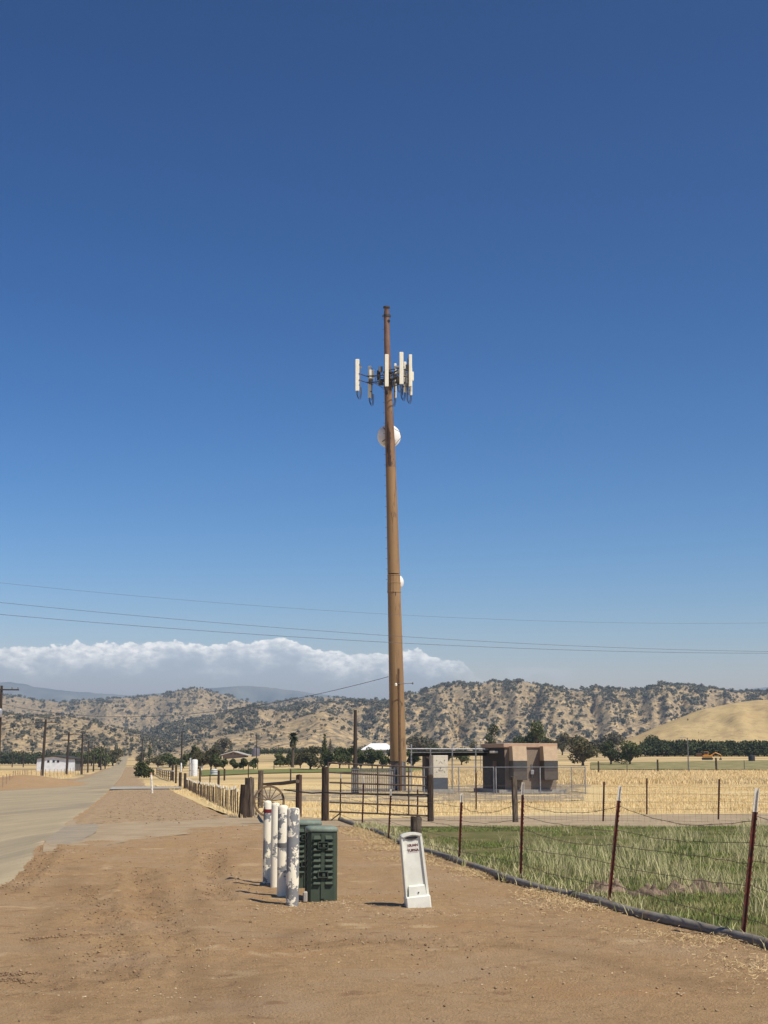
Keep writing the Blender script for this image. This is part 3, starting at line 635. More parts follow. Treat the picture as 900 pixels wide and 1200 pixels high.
# palm
p = at(343, 899); zt = dep(343, 855, p.y).z; t = thing('palm_tree', 'tall fan palm with a shaggy head standing above the tree line', 'palm tree', p)
h = zt-p.z; hw = 8.5/F*p.y
MB().tube([(0, 0, -.2), (.05*h/10, 0, h*.5), (0, 0, h-hw*1.2)], [.35, .28, .3], 8).build('trunk', bark, t, smooth=True)
V = []; Q = []; r = random.Random(3)
for i in range(90):
    a = r.uniform(0, 6.28); e = r.uniform(-.6, 1.3); ln = hw*r.uniform(.8, 1.1); d = Vector((math.cos(a)*math.cos(e), math.sin(a)*math.cos(e), math.sin(e))); sd = d.cross(Vector((0, 0, 1))).normalized()*ln*.14
    c0 = Vector((0, 0, h-hw*1.0)); k = len(V); tip = c0+d*ln+Vector((0, 0, -ln*.25)); m_ = c0+d*ln*.55+Vector((0, 0, ln*.03))
    V += [c0, m_+sd, tip, m_-sd]; Q.append((k, k+1, k+2, k+3))
npmesh('fronds', [tuple(v) for v in V], Q, treeleaf, t)
V = []; Q = []
for i in range(70):
    a = r.uniform(0, 6.28); c0 = Vector((.3*math.cos(a), .3*math.sin(a), h-hw*1.15-r.uniform(0, hw*.9))); d = Vector((math.cos(a)*.55, math.sin(a)*.55, -.8)); sd = Vector((-math.sin(a), math.cos(a), 0))*.22; k = len(V)
    V += [c0-sd, c0+sd, c0+d*hw*.5+sd, c0+d*hw*.5-sd]; Q.append((k, k+1, k+2, k+3))
npmesh('dead_frond_skirt', [tuple(v) for v in V], Q, oliveleaf, t)

# ------------------------------------------------------------------ grass (stuff)
def blades(P, h, w, lean, seed, name, mat, label):
    r = np.random.default_rng(seed); n = len(P); a = r.uniform(0, 6.283, n); d = np.stack([np.cos(a), np.sin(a), np.zeros(n)], 1); ln = (r.uniform(.2, 1, n)*lean*h)[:, None]
    b = r.uniform(0, 6.283, n); sd = np.stack([np.cos(b), np.sin(b), np.zeros(n)], 1)*w[:, None]; up = np.zeros((n, 3)); up[:, 2] = 1
    H = h[:, None]
    V = np.stack([P-sd, P+sd, P+d*ln*.35+up*H*.6+sd*.75, P+d*ln*.35+up*H*.6-sd*.75, P+d*ln+up*H], 1).reshape(-1, 3)
    k = np.arange(n)*5
    q = np.concatenate([np.stack([k, k+1, k+2], 1), np.stack([k, k+2, k+3], 1), np.stack([k+3, k+2, k+4], 1)])
    o = npmesh(name, V, q, mat); tag(o, label, 'grass', kind='stuff'); return o
grassg = M('green_grass_blades', (.23, .27, .065), (.10, .14, .035), rough=.7, scale=1.4, col3=(.36, .32, .14), scale3=.55, lo3=.5, hi3=.62)
grassp = M('pale_grass_blades', (.60, .51, .29), (.36, .36, .15), rough=.7, scale=2.5, lo=.35, hi=.6)
grassd = M('dry_grass_blades', (.76, .58, .29), (.66, .48, .22), rough=.8, scale=.8, col3=(.80, .63, .35), scale3=.2)
def scat(n, x0, x1, y0, y1, seed, fn):
    r = np.random.default_rng(seed); y = np.sqrt(r.uniform(y0**2, y1**2, n)); x = r.uniform(0, 1, n)
    xa = x0(y) if callable(x0) else x0; xb = x1(y) if callable(x1) else x1
    X = xa+(xb-xa)*x; k = r.uniform(0, 1, n) < fn(X, y); X = X[k]; y = y[k]
    return np.stack([X, y, g(X, y)-.02], 1)
xr = lambda y: .36*y+1.5
bare = lambda X, Y: np.clip((fbm(X*.45, Y*.45, 3, 77)+.24)*4, 0, 1)
P = scat(230000, lambda y: pipe_x(y)+.1, xr, 7, 36, 1, lambda X, Y: bare(X, Y)*(.5+.5*vn(X*2, Y*2, 3)))
blades(P, np.random.default_rng(2).uniform(.02, .085, len(P)), np.full(len(P), .005), .8, 3, 'pasture_grass', grassg, 'short green grass in the pasture behind the grey pipe')
# tall pale clumps
cl = np.random.default_rng(9); 
def tall(X, Y):
    a = X/Y; m = np.clip((fbm(X*.5, Y*.3, 3, 41)+.34)*3, 0, 1)*np.clip((a-.085+.03*fbm(X*.6, Y*.6, 2, 2))/.06, 0, 1)*np.clip((Y-16.6-.8*fbm(X*.8, Y*.1, 2, 8))/1.5, 0, 1)*np.clip((30.5-Y)/3, 0.08, 1)
    m = np.maximum(m, np.clip((a-.245)/.01, 0, 1)*np.clip((Y-14)/1, 0, 1)); return .75*m*np.clip(vn(X*1.5, Y*1.5, 6)*3-1.15, .04, 1)
P = scat(130000, lambda y: pipe_x(y)+.6, xr, 13.5, 35, 5, tall)
blades(P, np.random.default_rng(6).uniform(.08, .36, len(P)), np.full(len(P), .0036), .8, 7, 'tall_pasture_grass', grassp, 'tall pale green seeding grass standing in the pasture')
P = scat(9000, lambda y: pipe_x(y)-.1, lambda y: pipe_x(y)+.5, 10.5, 36, 15, lambda X, Y: np.clip(fbm(X*1.5, Y*1.5, 2, 5)*4, .1, 1))
blades(P, np.random.default_rng(6).uniform(.05, .2, len(P)), np.full(len(P), .006), .9, 8, 'fence_line_grass', grassp, 'straggly pale grass growing along the grey pipe')
P = scat(200000, lambda y: np.interp(y, [38.9, 42, 80, 150], [-3.4, -4.4, -10.4, -24]), lambda y: .30*y+2, 43, 150, 25, lambda X, Y: np.where((X < -1.5) | (Y > 45.5+X*.25), 1, 0)*np.clip(.55+fbm(X*.3, Y*.3, 3, 6)*1.5, .1, 1))
# keep the compound clear
cmp0 = at(500, 941).y; cmp1 = at(560, 919).y
k = ~((np.random.default_rng(1).uniform(size=len(P)) > .06) & (P[:, 1] > cmp0+2.5+3*fbm(P[:, 0]*.3, P[:, 1]*.1, 3, 2)) & (P[:, 1] < cmp1+1) & (P[:, 0]/P[:, 1] > -.10) & (P[:, 0]/P[:, 1] < .155)); P = P[k]
blades(P, np.random.default_rng(6).uniform(.04, .17, len(P)), np.full(len(P), .009), .6, 9, 'dry_grass', grassd, 'golden dry grass covering the field round the compound')
P = scat(60000, lambda y: -.34*y-2, lambda y: road_x(y, 0)-3.5, 95, 330, 35, lambda X, Y: np.clip(.6+fbm(X*.2, Y*.2, 3, 6), .1, 1))
P = P[~((np.abs(P[:, 1]-150) < 32) & (P[:, 0] > road_x(P[:, 1], 0)-10))]
blades(P, np.random.default_rng(6).uniform(.2, .6, len(P)), np.full(len(P), .03), .6, 10, 'dry_grass', grassd, 'golden dry grass in the field left of the road')
P = scat(60000, lambda y: .02*y, lambda y: .31*y+2, 150, 300, 36, lambda X, Y: np.clip(.6+fbm(X*.2, Y*.2, 3, 6), .1, 1))
blades(P, np.random.default_rng(6).uniform(.2, .6, len(P)), np.full(len(P), .035), .6, 10, 'dry_grass', grassd, 'golden dry grass in the far field right of the compound')
# straw litter and pebbles
def litter(P, ln, wd, seed, name, mat, label, up=.3):
    r = np.random.default_rng(seed); n = len(P); d = r.normal(size=(n, 3)); d[:, 2] *= up; d /= np.linalg.norm(d, axis=1)[:, None]; a = np.cross(d, r.normal(size=(n, 3))*[1, 1, .3]+[0, 0, 1.]); a /= np.linalg.norm(a, axis=1)[:, None]
    l_ = (r.uniform(.4, 1, n)*ln)[:, None]; w_ = (r.uniform(.5, 1, n)*wd)[:, None]
    V = np.stack([P-d*l_-a*w_, P-d*l_+a*w_, P+d*l_+a*w_*.6, P+d*l_-a*w_*.6], 1).reshape(-1, 3)
    o = npmesh(name, V, np.arange(4*n).reshape(n, 4), mat); tag(o, label, 'litter', kind='stuff')
r = np.random.default_rng(3); y = np.sqrt(r.uniform(100, 36**2, 46000)); dx = np.abs(r.normal(0, .33, len(y)))
X = pipe_x(y)-.1-dx*(.5+vn(y*.6, y*0, 3)); kk = r.uniform(size=len(y)) < np.clip(fbm(X*.9, y*.7, 3, 8)*4+.55, .03, 1); X = X[kk]; y = y[kk]
litter(np.stack([X, y, g(X, y)+relief(X, y)+.008+r.uniform(0, .03, len(X))], 1), .024, .003, 4, 'straw_litter', straw, 'pale dry straw lying against the grey pipe', up=.5)
y = 10+26*r.uniform(size=6500)**1.4; X = r.uniform(-1, 1, len(y))*.31*y; kk = (X < pipe_x(y)-.2) & (X > road_x(y, 1)+.1) & (r.uniform(size=len(y)) < .1+np.clip(fbm(X*.8, y*.8, 3, 18)*3, 0, 1)); X = X[kk]; y = y[kk]
for cx_, cy_, n_ in ((-.9, 15.9, 500), (-.5, 16.5, 350), (.45, 15.4, 250)):
    X = np.r_[X, r.normal(cx_, .35, n_)]; y = np.r_[y, r.normal(cy_, .4, n_)]
litter(np.stack([X, y, g(X, y)+relief(X, y)+.006], 1), .011, .004, 5, 'leaf_litter', M('pale_leaf', (.60, .48, .32), (.40, .29, .17), scale=40), 'small pale leaf and straw bits strewn over the dirt', up=.15)
# pebbles as tetra-ish lumps
y = 7.5+30*r.uniform(size=14000)**1.5; X = r.uniform(-1, 1, len(y))*.33*y; dd = np.full(len(y), 9.)
for P_, w_, d_ in ruts_g: dd = np.minimum(dd, segd(X, y, P_))
kk = (X < pipe_x(y)-.2) & (X > road_x(y, 1)+.1) & (r.uniform(size=len(y)) < .25+np.exp(-(dd/.35)**2)); X = X[kk]; y = y[kk]; n = len(X)
oc = np.array([(1, 0, 0), (0, 1, 0), (-1, 0, 0), (0, -1, 0), (0, 0, .7), (0, 0, -.7)]); of = np.array([(0, 1, 4), (1, 2, 4), (2, 3, 4), (3, 0, 4), (1, 0, 5), (2, 1, 5), (3, 2, 5), (0, 3, 5)])
sz = (.002+.008*r.uniform(size=n)**4)*(1+y/22); V = (oc[None]*(.6+.8*r.uniform(size=(n, 6, 1)))*sz[:, None, None]+np.stack([X, y, g(X, y)+relief(X, y)+.002], 1)[:, None]).reshape(-1, 3)
o = npmesh('pebbles', V, (of[None]+6*np.arange(n)[:, None, None]).reshape(-1, 3), pebble); tag(o, 'small stones and clods scattered over the dirt yard', 'pebbles', kind='stuff')
Pc = []
rq = np.random.default_rng(77)
for P_, w_, d_ in ruts_g[:5]+ruts_g[6:]:
    for a_, b_ in zip(P_[:-1], P_[1:]):
        k_ = int((b_-a_).length*60); f_ = rq.uniform(size=k_); Pc.append(np.stack([a_.x+(b_.x-a_.x)*f_+rq.normal(0, .16, k_), a_.y+(b_.y-a_.y)*f_+rq.normal(0, .25, k_)], 1))
for px_, py_c, n_ in ((48, 1100, 160), (8, 1150, 260), (20, 1142, 160), (70, 1099, 120)):
    c_ = at(px_, py_c); Pc.append(np.stack([c_.x+rq.normal(0, .10, n_), c_.y+rq.normal(0, .05, n_)], 1))
Pc = np.concatenate(Pc); n = len(Pc); X, y = Pc[:, 0], Pc[:, 1]; sz = .003+.013*rq.uniform(size=n)**4
V = (oc[None]*(.5+.9*rq.uniform(size=(n, 6, 1)))*sz[:, None, None]+np.stack([X, y, g(X, y)+relief(X, y)+.002], 1)[:, None]).reshape(-1, 3)
o = npmesh('loose_clods', V, (of[None]+6*np.arange(n)[:, None, None]).reshape(-1, 3), M('dark_clod', (.33, .215, .12), (.15, .095, .055), rough=.95, scale=7)); tag(o, 'crumbled dark clods of earth along the wheel ruts', 'clods', kind='stuff')
# clods on verge
y = r.uniform(37, 110, 1200); X = road_x(y, 1)+.8+r.uniform(size=len(y))*(np.interp(y, [38.8, 80, 125], [-3.9, -10.9, -18.8])-road_x(y, 1)-.9); n = len(y); sz = .008+.022*r.uniform(size=n)**4
V = (oc[None]*(.6+.8*r.uniform(size=(n, 6, 1)))*sz[:, None, None]+np.stack([X, y, g(X, y)+.05], 1)[:, None]).reshape(-1, 3)
o = npmesh('dirt_clods', V, (of[None]+6*np.arange(n)[:, None, None]).reshape(-1, 3), pebble); tag(o, 'loose clods of dirt on the verge by the stake fence', 'clods', kind='stuff')

# ================================================================== OBJECTS, NEAR
# bollards
def bollard(px, py, dia, h, label, band=None, lean=0., peel=None):
    p = at(px, py); r_ = dia/2; t = thing('bollard', label, 'bollard', (p.x, p.y+r_, p.z), 0, 'peeling white bollards beside the green enclosures'); t.rotation_euler = (0, lean, 0)
    MB().lathe((0, 0, 0), [(r_, -.15), (r_, h-.03), (r_*.93, h-.008), (r_*.8, h), (r_*.35, h+.006), (.004, h+.008)], 28).build('post', peel, t, smooth=True, angle=60)
    if band:
        z, hh, m = band
        b = MB().lathe((0, 0, 0), [(r_+.001, z), (r_+.003, z+.002), (r_+.003, z+hh-.002), (r_+.001, z+hh)], 28).build('band', m, t, smooth=True)
tape = M('grey_tape', (.16, .155, .15), rough=.5); redb = M('red_band', (.22, .018, .018), (.16, .02, .02), rough=.5)
bollard(342, 1060.4, .142, 1.05, 'front bollard, nearest of the four, heavily peeling white and grey all over', peel=peelA)
bollard(330, 1050, .122, 1.045, 'bollard with a grey tape band halfway up, second from the front', (.56, .05, tape), peel=peelB)
bollard(321.5, 1039.5, .108, 1.035, 'mostly clean cream-white bollard, third from the front', peel=peelC)
bollard(312, 1035.4, .104, 1.05, 'rearmost bollard with a dark red band near its top', (.90, .045, redb), peel=peelB)
# green enclosures
def enclosure(px, py, w, d, h, rz, label, full=True):
    p = at(px, py); t = thing('utility_enclosure', label, 'utility box', p, rz, 'green ribbed utility enclosures')
    m = MB(); hx, hy = w/2, d/2
    c = .035; poly = [(-hx, -hy+c), (-hx+c, -hy), (hx-c, -hy), (hx, -hy+c), (hx, hy-c), (hx-c, hy), (-hx+c, hy), (-hx, hy-c)]
    k = len(poly); z0, z1 = -.1, h-.055
    v = [(x*1.03, y*1.03, z0) for x, y in poly]+[(x, y, z1) for x, y in poly]
    m.add(v, [(i, (i+1) % k, (i+1) % k+k, i+k) for i in range(k)]+[tuple(range(k))[::-1], tuple(range(k, 2*k))])
    m.build('body', greenbox, t)
    # louvre ribs on all four sides, central mullion, latches
    for nm, ang, ww, off in (('front_panel', 0, w, hy), ('side_panel', math.pi/2, d, hx), ('side_panel', -math.pi/2, d, hx), ('rear_panel', math.pi, w, hy)):
        q = MB(); rot = Matrix.Rotation(ang, 3, 'Z')
        def P(x, y, z): return rot @ Vector((x, -off-y, z))
        zt = h-.10; n = 9; pit = (zt-.165)/n; mw = .022
        for i in range(n):
            zc = zt-(i+.5)*pit
            for s in (-1, 1):
                xa, xb = s*(mw+.006), s*(ww/2-.042)
                hz = pit*.42; dpt = .034 if nm == 'front_panel' else .010
                vv = [P(xa, .001, zc-hz*.75), P(xb, .001, zc-hz*.75), P(xb-s*.03, .001, zc+hz), P(xa, .001, zc+hz), P(xa, dpt, zc-hz*.62), P(xb-s*.012, dpt, zc-hz*.62), P(xb-s*.014, dpt, zc-hz*.42), P(xa, dpt, zc-hz*.42)]
                q.add(vv, [(0, 1, 5, 4), (4, 5, 6, 7), (7, 6, 2, 3), (1, 2, 6, 5), (0, 4, 7, 3), (0, 3, 2, 1)])
        vv = [P(-mw, 0, .02), P(mw, 0, .02), P(mw, .018, .02), P(-mw, .018, .02)]; vv += [v+Vector((0, 0, h-.1)) for v in vv]
        q.add(vv, [(0, 1, 2, 3), (7, 6, 5, 4), (0, 4, 5, 1), (1, 5, 6, 2), (2, 6, 7, 3), (3, 7, 4, 0)])
        fp = q.build(nm, greenbox, t)
        if nm == 'front_panel':
            for zc in (zt-1.75*pit, zt-7.0*pit):
                lb = MB()
                for a_, b_, c_, d_ in ((-.052, .052, .028, .036), (-.052, .052, -.036, -.028), (-.060, -.050, -.036, .036), (.050, .060, -.036, .036)):
                    lb.box(P((a_+b_)/2, .026, zc+(c_+d_)/2), (b_-a_, .036, d_-c_), rot=rot)
                lb.box(P(.008, .03, zc-.004), (.03, .024, .036), rot=rot)
                lo_ = lb.build('latch', greenbox, fp)
                MB().box(P(0, .0195, zc), (.098, .004, .054), rot=rot).build('latch_recess', black, lo_)
    lid = MB(); prof = [(1.05, h-.062), (1.065, h-.058), (1.065, h-.034), (1.02, h-.016), (.85, h-.004), (.02, h+.002)]
    vs = []
    for s_, z in prof: vs += [(x*s_, y*s_, z) for x, y in poly]
    fs = [(a*k+i, a*k+(i+1) % k, (a+1)*k+(i+1) % k, (a+1)*k+i) for a in range(len(prof)-1) for i in range(k)]+[tuple(range(k))[::-1]]
    lid.add(vs, fs); lid.build('lid', greenlid, t, smooth=True, angle=50)
    return t
enclosure(376, 1053.5, .335, .33, .83, R(9), 'nearer green ribbed utility enclosure with a faded flat lid and two latches')
p2 = dep(358, 1040, 18.2); e2 = enclosure(358, 1035, .37, .33, .83, R(4), 'farther green ribbed utility enclosure half hidden behind the white bollards')
e2.location = (-.995, 18.45, gz(-1, 18.4))
p = at(353, 1049); t = thing('concrete_block', 'small pale concrete block at the foot of the nearest bollard', 'block', (-.90, 16.6, p.z)); 
MB().box((0, 0, .045), (.05, .10, .12), bev=.012).build('block', concrete, t)
# white marker
p = at(490.5, 1063.5); mk = thing('cable_marker', 'leaning white plastic utility marker post with dark red lettering', 'marker post', (p.x, p.y+.07, p.z), R(5)); mk.rotation_euler = (R(-1.5), R(-5.6), R(7))
H_ = .80
def mbody(y0, y1, wb, wt, z0, z1, arch=.0, n=10):
    pts_ = [(-wb/2, z0), (wb/2, z0)]; pts_ += [(wt/2*math.cos(a)*1., z1-arch+arch*math.sin(a)) for a in [math.pi*i/n for i in range(n+1)]]
    return pts_
m = MB(); m.prism(mbody(0, 0, .262, .232, .0, H_, .035), -.012, .13)          # back shell
m.build('shell', marker_m, mk)
m = MB()                                       # raised rims left, right and arched hood
m.prism([(-.131, .0), (-.114, .0), (-.100, H_-.035), (-.116, H_-.035)], -.030, -.0125)
m.prism([(.105, .0), (.131, .0), (.116, H_-.035), (.092, H_-.035)], -.036, -.0125)
arc = [(-.116, H_-.0345)]+[(.116*math.cos(math.pi-math.pi*i/12), H_-.0345+.0345*math.sin(math.pi*i/12)) for i in range(13)]
arc2 = [(.092-.184*i/12, H_-.045+.018*math.sin(math.pi*i/12)) for i in range(13)]
m.prism(arc[1:]+[(x, z) for x, z in arc2], -.042, -.0125)
m.build('rim', marker_m, mk)
m = MB(); m.prism([(-.075, H_-.055), (-.04, H_-.045), (.04, H_-.045), (.075, H_-.055), (.04, H_-.075), (0, H_-.082), (-.04, H_-.075)], -.022, -.0128); m.build('slot', darkst, mk)
m = MB(); v = [(-.1, -.013, .11), (.1, -.013, .11), (.1, -.056, .11), (-.1, -.056, .11), (-.088, -.013, .235), (.088, -.013, .235), (.088, -.048, .222), (-.088, -.048, .222)]
m.add(v, [(0, 1, 2, 3), (4, 7, 6, 5), (0, 4, 5, 1), (1, 5, 6, 2), (2, 6, 7, 3), (3, 7, 4, 0)]); bx_ = m.build('cover_box', marker_m, mk)
MB().cyl((.01, -.054, .155), (.01, -.062, .155), .008, n=12).build('lock_screw', darkst, bx_)
MB().box((0, .03, .045), (.272, .20, .15), bev=.012).build('base', marker_m, mk)
MB().box((0, -.0135, H_-.17), (.115, .002, .095)).build('label_plate', pinkl, mk)
for k_, (s_, z_) in enumerate((('10UAN', H_-.150), ('TUBNA', H_-.205))):
    cu = bpy.data.curves.new('lettering', 'FONT'); cu.body = s_; cu.size = .046; cu.extrude = .0008; cu.align_x = 'CENTER'; cu.space_character = .95; cu.offset = .0016
    tmp = bpy.data.objects.new('tmp', cu); COL.objects.link(tmp); bpy.context.view_layer.update()
    me = bpy.data.meshes.new_from_object(tmp); bpy.data.objects.remove(tmp)
    me.materials.clear(); me.materials.append(redtxt)
    o = bpy.data.objects.new('lettering', me); COL.objects.link(o); o.parent = mk; o.rotation_euler = (R(90), 0, 0); o.location = (.002, -.0158, z_); o.scale = (.86, .8, 1)
# grey pipe along the fence, in sections
for i in range(3):
    seg = pipe_g[(0, 6, 11)[i]:(7, 12, 17)[i]]
    P_ = []
    for j in range((len(seg)-1)*6+1):
        f = j/6; a = int(min(f, len(seg)-1.001)); q = seg[a].lerp(seg[a+1], f-a); P_.append(Vector((q.x+.012*math.sin(j*.23+i), q.y, gz(q.x, q.y)+.03+.006*math.sin(j*.35+i))))
    P_[0] += (P_[1]-P_[0])*.15 if i else Vector()
    lab = ('near section of thick grey pipe lying along the pasture edge', 'middle section of grey pipe beside the leaning white marker', 'far section of grey pipe half buried beyond the white marker')[i]
    t = thing('drain_pipe', lab, 'pipe', P_[0]); rr = (.052, .05, .052)[i]
    MB().tube([q-P_[0] for q in P_], rr, 12).build('pipe', pipe_m, t, smooth=True)
    m = MB(); q = P_[-2]-P_[0]; e = P_[-1]-P_[0]; m.tube([q, q.lerp(e, .9)], rr+.012, 12); m.build('coupling', pipe_m, t, smooth=True)
# T-posts
def tpost(base, top, label, mat, tip=True, w=.05, group='steel T-posts carrying the near wire fence'):
    t = thing('fence_post', label, 'fence post', base, 0, group); ax = Vector(top)-Vector(base); L_ = ax.length; q = ax.to_track_quat('Z', 'Y').to_matrix()
    zt = L_*(.88 if not isinstance(tip, float) else tip) if tip else L_
    for nm, z0, z1, mm in (('shaft', -.2, zt, mat), ('painted_tip', zt, L_, whitep))[:2 if tip else 1]:
        m = MB(); m.box(q @ Vector((0, 0, (z0+z1)/2)), (w, w*.14, z1-z0), rot=q); m.box(q @ Vector((0, w*.42, (z0+z1)/2)), (w*.14, w*.68, z1-z0), rot=q)
        if nm == 'shaft':
            z = .15
            while z < z1: m.box(q @ Vector((0, -w*.17, z)), (w*.3, w*.22, .022), rot=q); z += .054
        m.build(nm, mm, t)
    return t
near_posts = [((872, 1100), (889, 924), 'nearest red T-post with a long white tip at the right edge', redsteel, .046), ((715, 1057), (728, 921), 'leaning red T-post with a rusty pale tip, second from the right', redsteel, .043),
  ((611, 1031), (614, 917), 'red T-post with a white tip standing before the equipment shelter', redsteel, .042), ((539, 1010), (542, 930), 'rusty T-post with a white tip just right of the white marker', redsteel, .042),
  ((456, 984), (459, 925), 'rusty T-post in front of the pipe gate, right of its middle', rust, .042), ((425, 970), (427, 910), 'rusty T-post in front of the pipe gate, left of its middle', rust, .042), ((399, 961), (400, 905), 'rusty T-post standing just right of the dark gate post', rust, .042)]
NP = []
for (bx_, by_), (tx_, ty_), lab, mt, w_ in near_posts:
    b = at(bx_, by_); tp = dep(tx_, ty_, b.y); t = tpost(b, tp, lab, mt, .84 if bx_ > 800 else .87, w_); NP.append((b, tp))
# near strands of wire
def sagline(P0, P1, sag, n=10, wig=0., r=None):
    out = []
    for i in range(n+1):
        f = i/n; q = P0.lerp(P1, f); q.z -= sag*4*f*(1-f)
        if wig and 0 < i < n: q += Vector((r.uniform(-wig, wig), 0, r.uniform(-wig, wig)))
        out.append(q)
    return out
r = random.Random(5); b0, t0_ = NP[0]; ext = (b0*2-NP[1][0], t0_*2-NP[1][1])
chain_ = [ext]+NP
m = MB()
for hi_, (fh, sg) in enumerate(((.80, .06), (.62, .03), (.50, .05), (.33, .04), (.14, .02))):
    for a_, b_ in zip(chain_[:-1], chain_[1:]):
        f1 = fh+r.uniform(-.03, .03); A = a_[0].lerp(a_[1], f1); B = b_[0].lerp(b_[1], fh+r.uniform(-.03, .03))
        P_ = sagline(A, B, sg*r.uniform(-.3, 2.2), 14, .008, r); m.tube(P_, .003, 4, cap=False)
        if hi_ % 2 == 0:
            for q in P_[1::1]:
                m.cyl(q+Vector((-.012, 0, -.012)), q+Vector((.012, 0, .012)), .0015, n=3); m.cyl(q+Vector((.012, 0, -.012)), q+Vector((-.012, 0, .012)), .0015, n=3)
# loose woven netting verticals on the first spans
wf = thing('wire_fence', 'sagging rusty barbed wire strands strung between the near red posts', 'wire fence', NP[0][0])
o = m.build('barbed_strands', wire_m, wf); o.location = -NP[0][0]
m = MB()
for a_, b_ in zip(chain_[:3], chain_[1:4]):
    for i in range(1, 20):
        f = i/20; A = a_[0].lerp(b_[0], f); B = a_[1].lerp(b_[1], f)
        m.tube([A.lerp(B, .03), A.lerp(B, .2)+Vector((r.uniform(-.02, .02), 0, 0)), A.lerp(B, .36)], .0011, 3, cap=False)
o = m.build('netting', wire_m, wf); o.location = -NP[0][0]
# wooden posts
def wpost(px, pyb, pyt, w, label, mat=wood_dark, n=9, Y=None, seed=0, lean=0., cat='fence post', name='wooden_post', taper=.96):
    p = at(px, pyb) if Y is None else Vector((*dep(px, pyb, Y).xy, gz(dep(px, pyb, Y).x, Y))); zt = dep(px, pyt, p.y).z; h = zt-p.z
    rr = w/F*p.y/2; rd = random.Random(seed+int(px)); m = MB(); nz = 7; vs = []; jit = [rd.uniform(.86, 1.12) for _ in range(n)]
    for k in range(nz):
        z = -.2+(h+.2)*k/(nz-1); s = 1-(1-taper)*k/(nz-1)
        for j in range(n):
            a = 2*math.pi*j/n; q = rr*s*jit[j]*(1+rd.uniform(-.05, .05)); zz = z+(rd.uniform(-.05, .03)*rr*6 if k == nz-1 else 0)
            vs.append((math.cos(a)*q+lean*k/(nz-1), math.sin(a)*q, zz))
    m.add(vs, [(i*n+j, i*n+(j+1) % n, (i+1)*n+(j+1) % n, (i+1)*n+j) for i in range(nz-1) for j in range(n)]+[tuple(range((nz-1)*n, nz*n))])
    o = m.build(name, mat); o.location = p; tag(o, label, cat); return o, p, h
wpost(487.5, 991, 957, 12, 'short cracked wooden stub standing behind the white marker', wood_grey, seed=2, taper=1.)
gl, gp, gh = wpost(381, 961.5, 899, 8.4, 'thick dark post at the left end of the pipe gate', seed=3)
gr, gq, gqh = wpost(504.3, 962, 908, 7.6, 'dark post at the right end of the pipe gate', seed=4)
wpost(350, 957, 908, 7.8, 'reddish brown wooden post right of the wagon wheel', M('red_brown_wood', (.10, .058, .04), (.06, .036, .026), scale=9, stretch=(3, 3, .35)), seed=5)
wpost(305, 946, 903, 6.2, 'grey wooden post behind the wagon wheel', wood_grey, seed=6)
wpost(284, 958, 919, 10.5, 'dark leaning half of the split old gatepost', wood_dark, seed=7, lean=.07)
wpost(293, 957.5, 911, 11, 'taller grey half of the split old gatepost by the wagon wheel', wood_grey, seed=8, lean=-.03)
wpost(604.5, 963, 910, 7, 'grey wooden post in the wire mesh fence before the shelter', wood_grey, seed=9, lean=-.03)
# rail
def rail(P, r_, label, mat, name='fence_rail', n=7, cat='rail'):
    t = MB().tube([Vector(q)-Vector(P[0]) for q in P], r_, n).build(name, mat, smooth=True); t.location = P[0]; return tag(t, label, cat)
pa_ = at(305, 946).y
rail([dep(309, 919, pa_-.2), dep(330, 918, 38.6), dep(349, 915.5, 37.0)], .05, 'grey wooden rail between the two posts above the wagon wheel', wood_grey)
rail([dep(333, 925.5, 37.2), dep(352, 928, 36.9), dep(366, 929.5, 36.8), dep(381, 928.5, 36.4), dep(400, 930, 36), dep(440, 930.5, 36), dep(503, 931, 35.8)], .018, 'thin dark cable strung from the wagon wheel through the gate posts', black, 'strung_cable', cat='cable')
# wagon wheel
wc = dep(315.3, 939, 37.9); RW = 17.6/F*37.9
t = thing('wagon_wheel', 'old wooden wagon wheel leaning by the split gatepost', 'wagon wheel', wc, R(12)); t.rotation_euler = (R(-4), 0, R(8))
wheelw = M('wheel_wood', (.20, .14, .085), (.12, .085, .055), scale=12)
m = MB(); nS = 40; pr = [(RW-.045, -.03), (RW, -.03), (RW, .03), (RW-.045, .03)]
vs = [(math.cos(2*math.pi*j/nS)*a, b, math.sin(2*math.pi*j/nS)*a) for j in range(nS) for a, b in pr]
m.add(vs, [(j*4+i, j*4+(i+1) % 4, ((j+1) % nS)*4+(i+1) % 4, ((j+1) % nS)*4+i) for j in range(nS) for i in range(4)]); m.build('rim', wheelw, t, smooth=True, angle=30)
m = MB(); vs = [(math.cos(2*math.pi*j/nS)*a, b, math.sin(2*math.pi*j/nS)*a) for j in range(nS) for a, b in ((RW+.001, -.028), (RW+.009, -.028), (RW+.009, .028), (RW+.001, .028))]
m.add(vs, [(j*4+i, j*4+(i+1) % 4, ((j+1) % nS)*4+(i+1) % 4, ((j+1) % nS)*4+i) for j in range(nS) for i in range(4)]); m.build('tyre', rust, t, smooth=True, angle=30)
for k in range(14):
    a = 2*math.pi*(k+.3)/14; MB().cyl((math.cos(a)*.05, 0, math.sin(a)*.05), (math.cos(a)*(RW-.04), 0, math.sin(a)*(RW-.04)), .016, .012, 6).build('spoke', wheelw, t, smooth=True)
MB().cyl((0, -.09, 0), (0, .09, 0), .055, .05, 14).build('hub', wheelw, t, smooth=True)
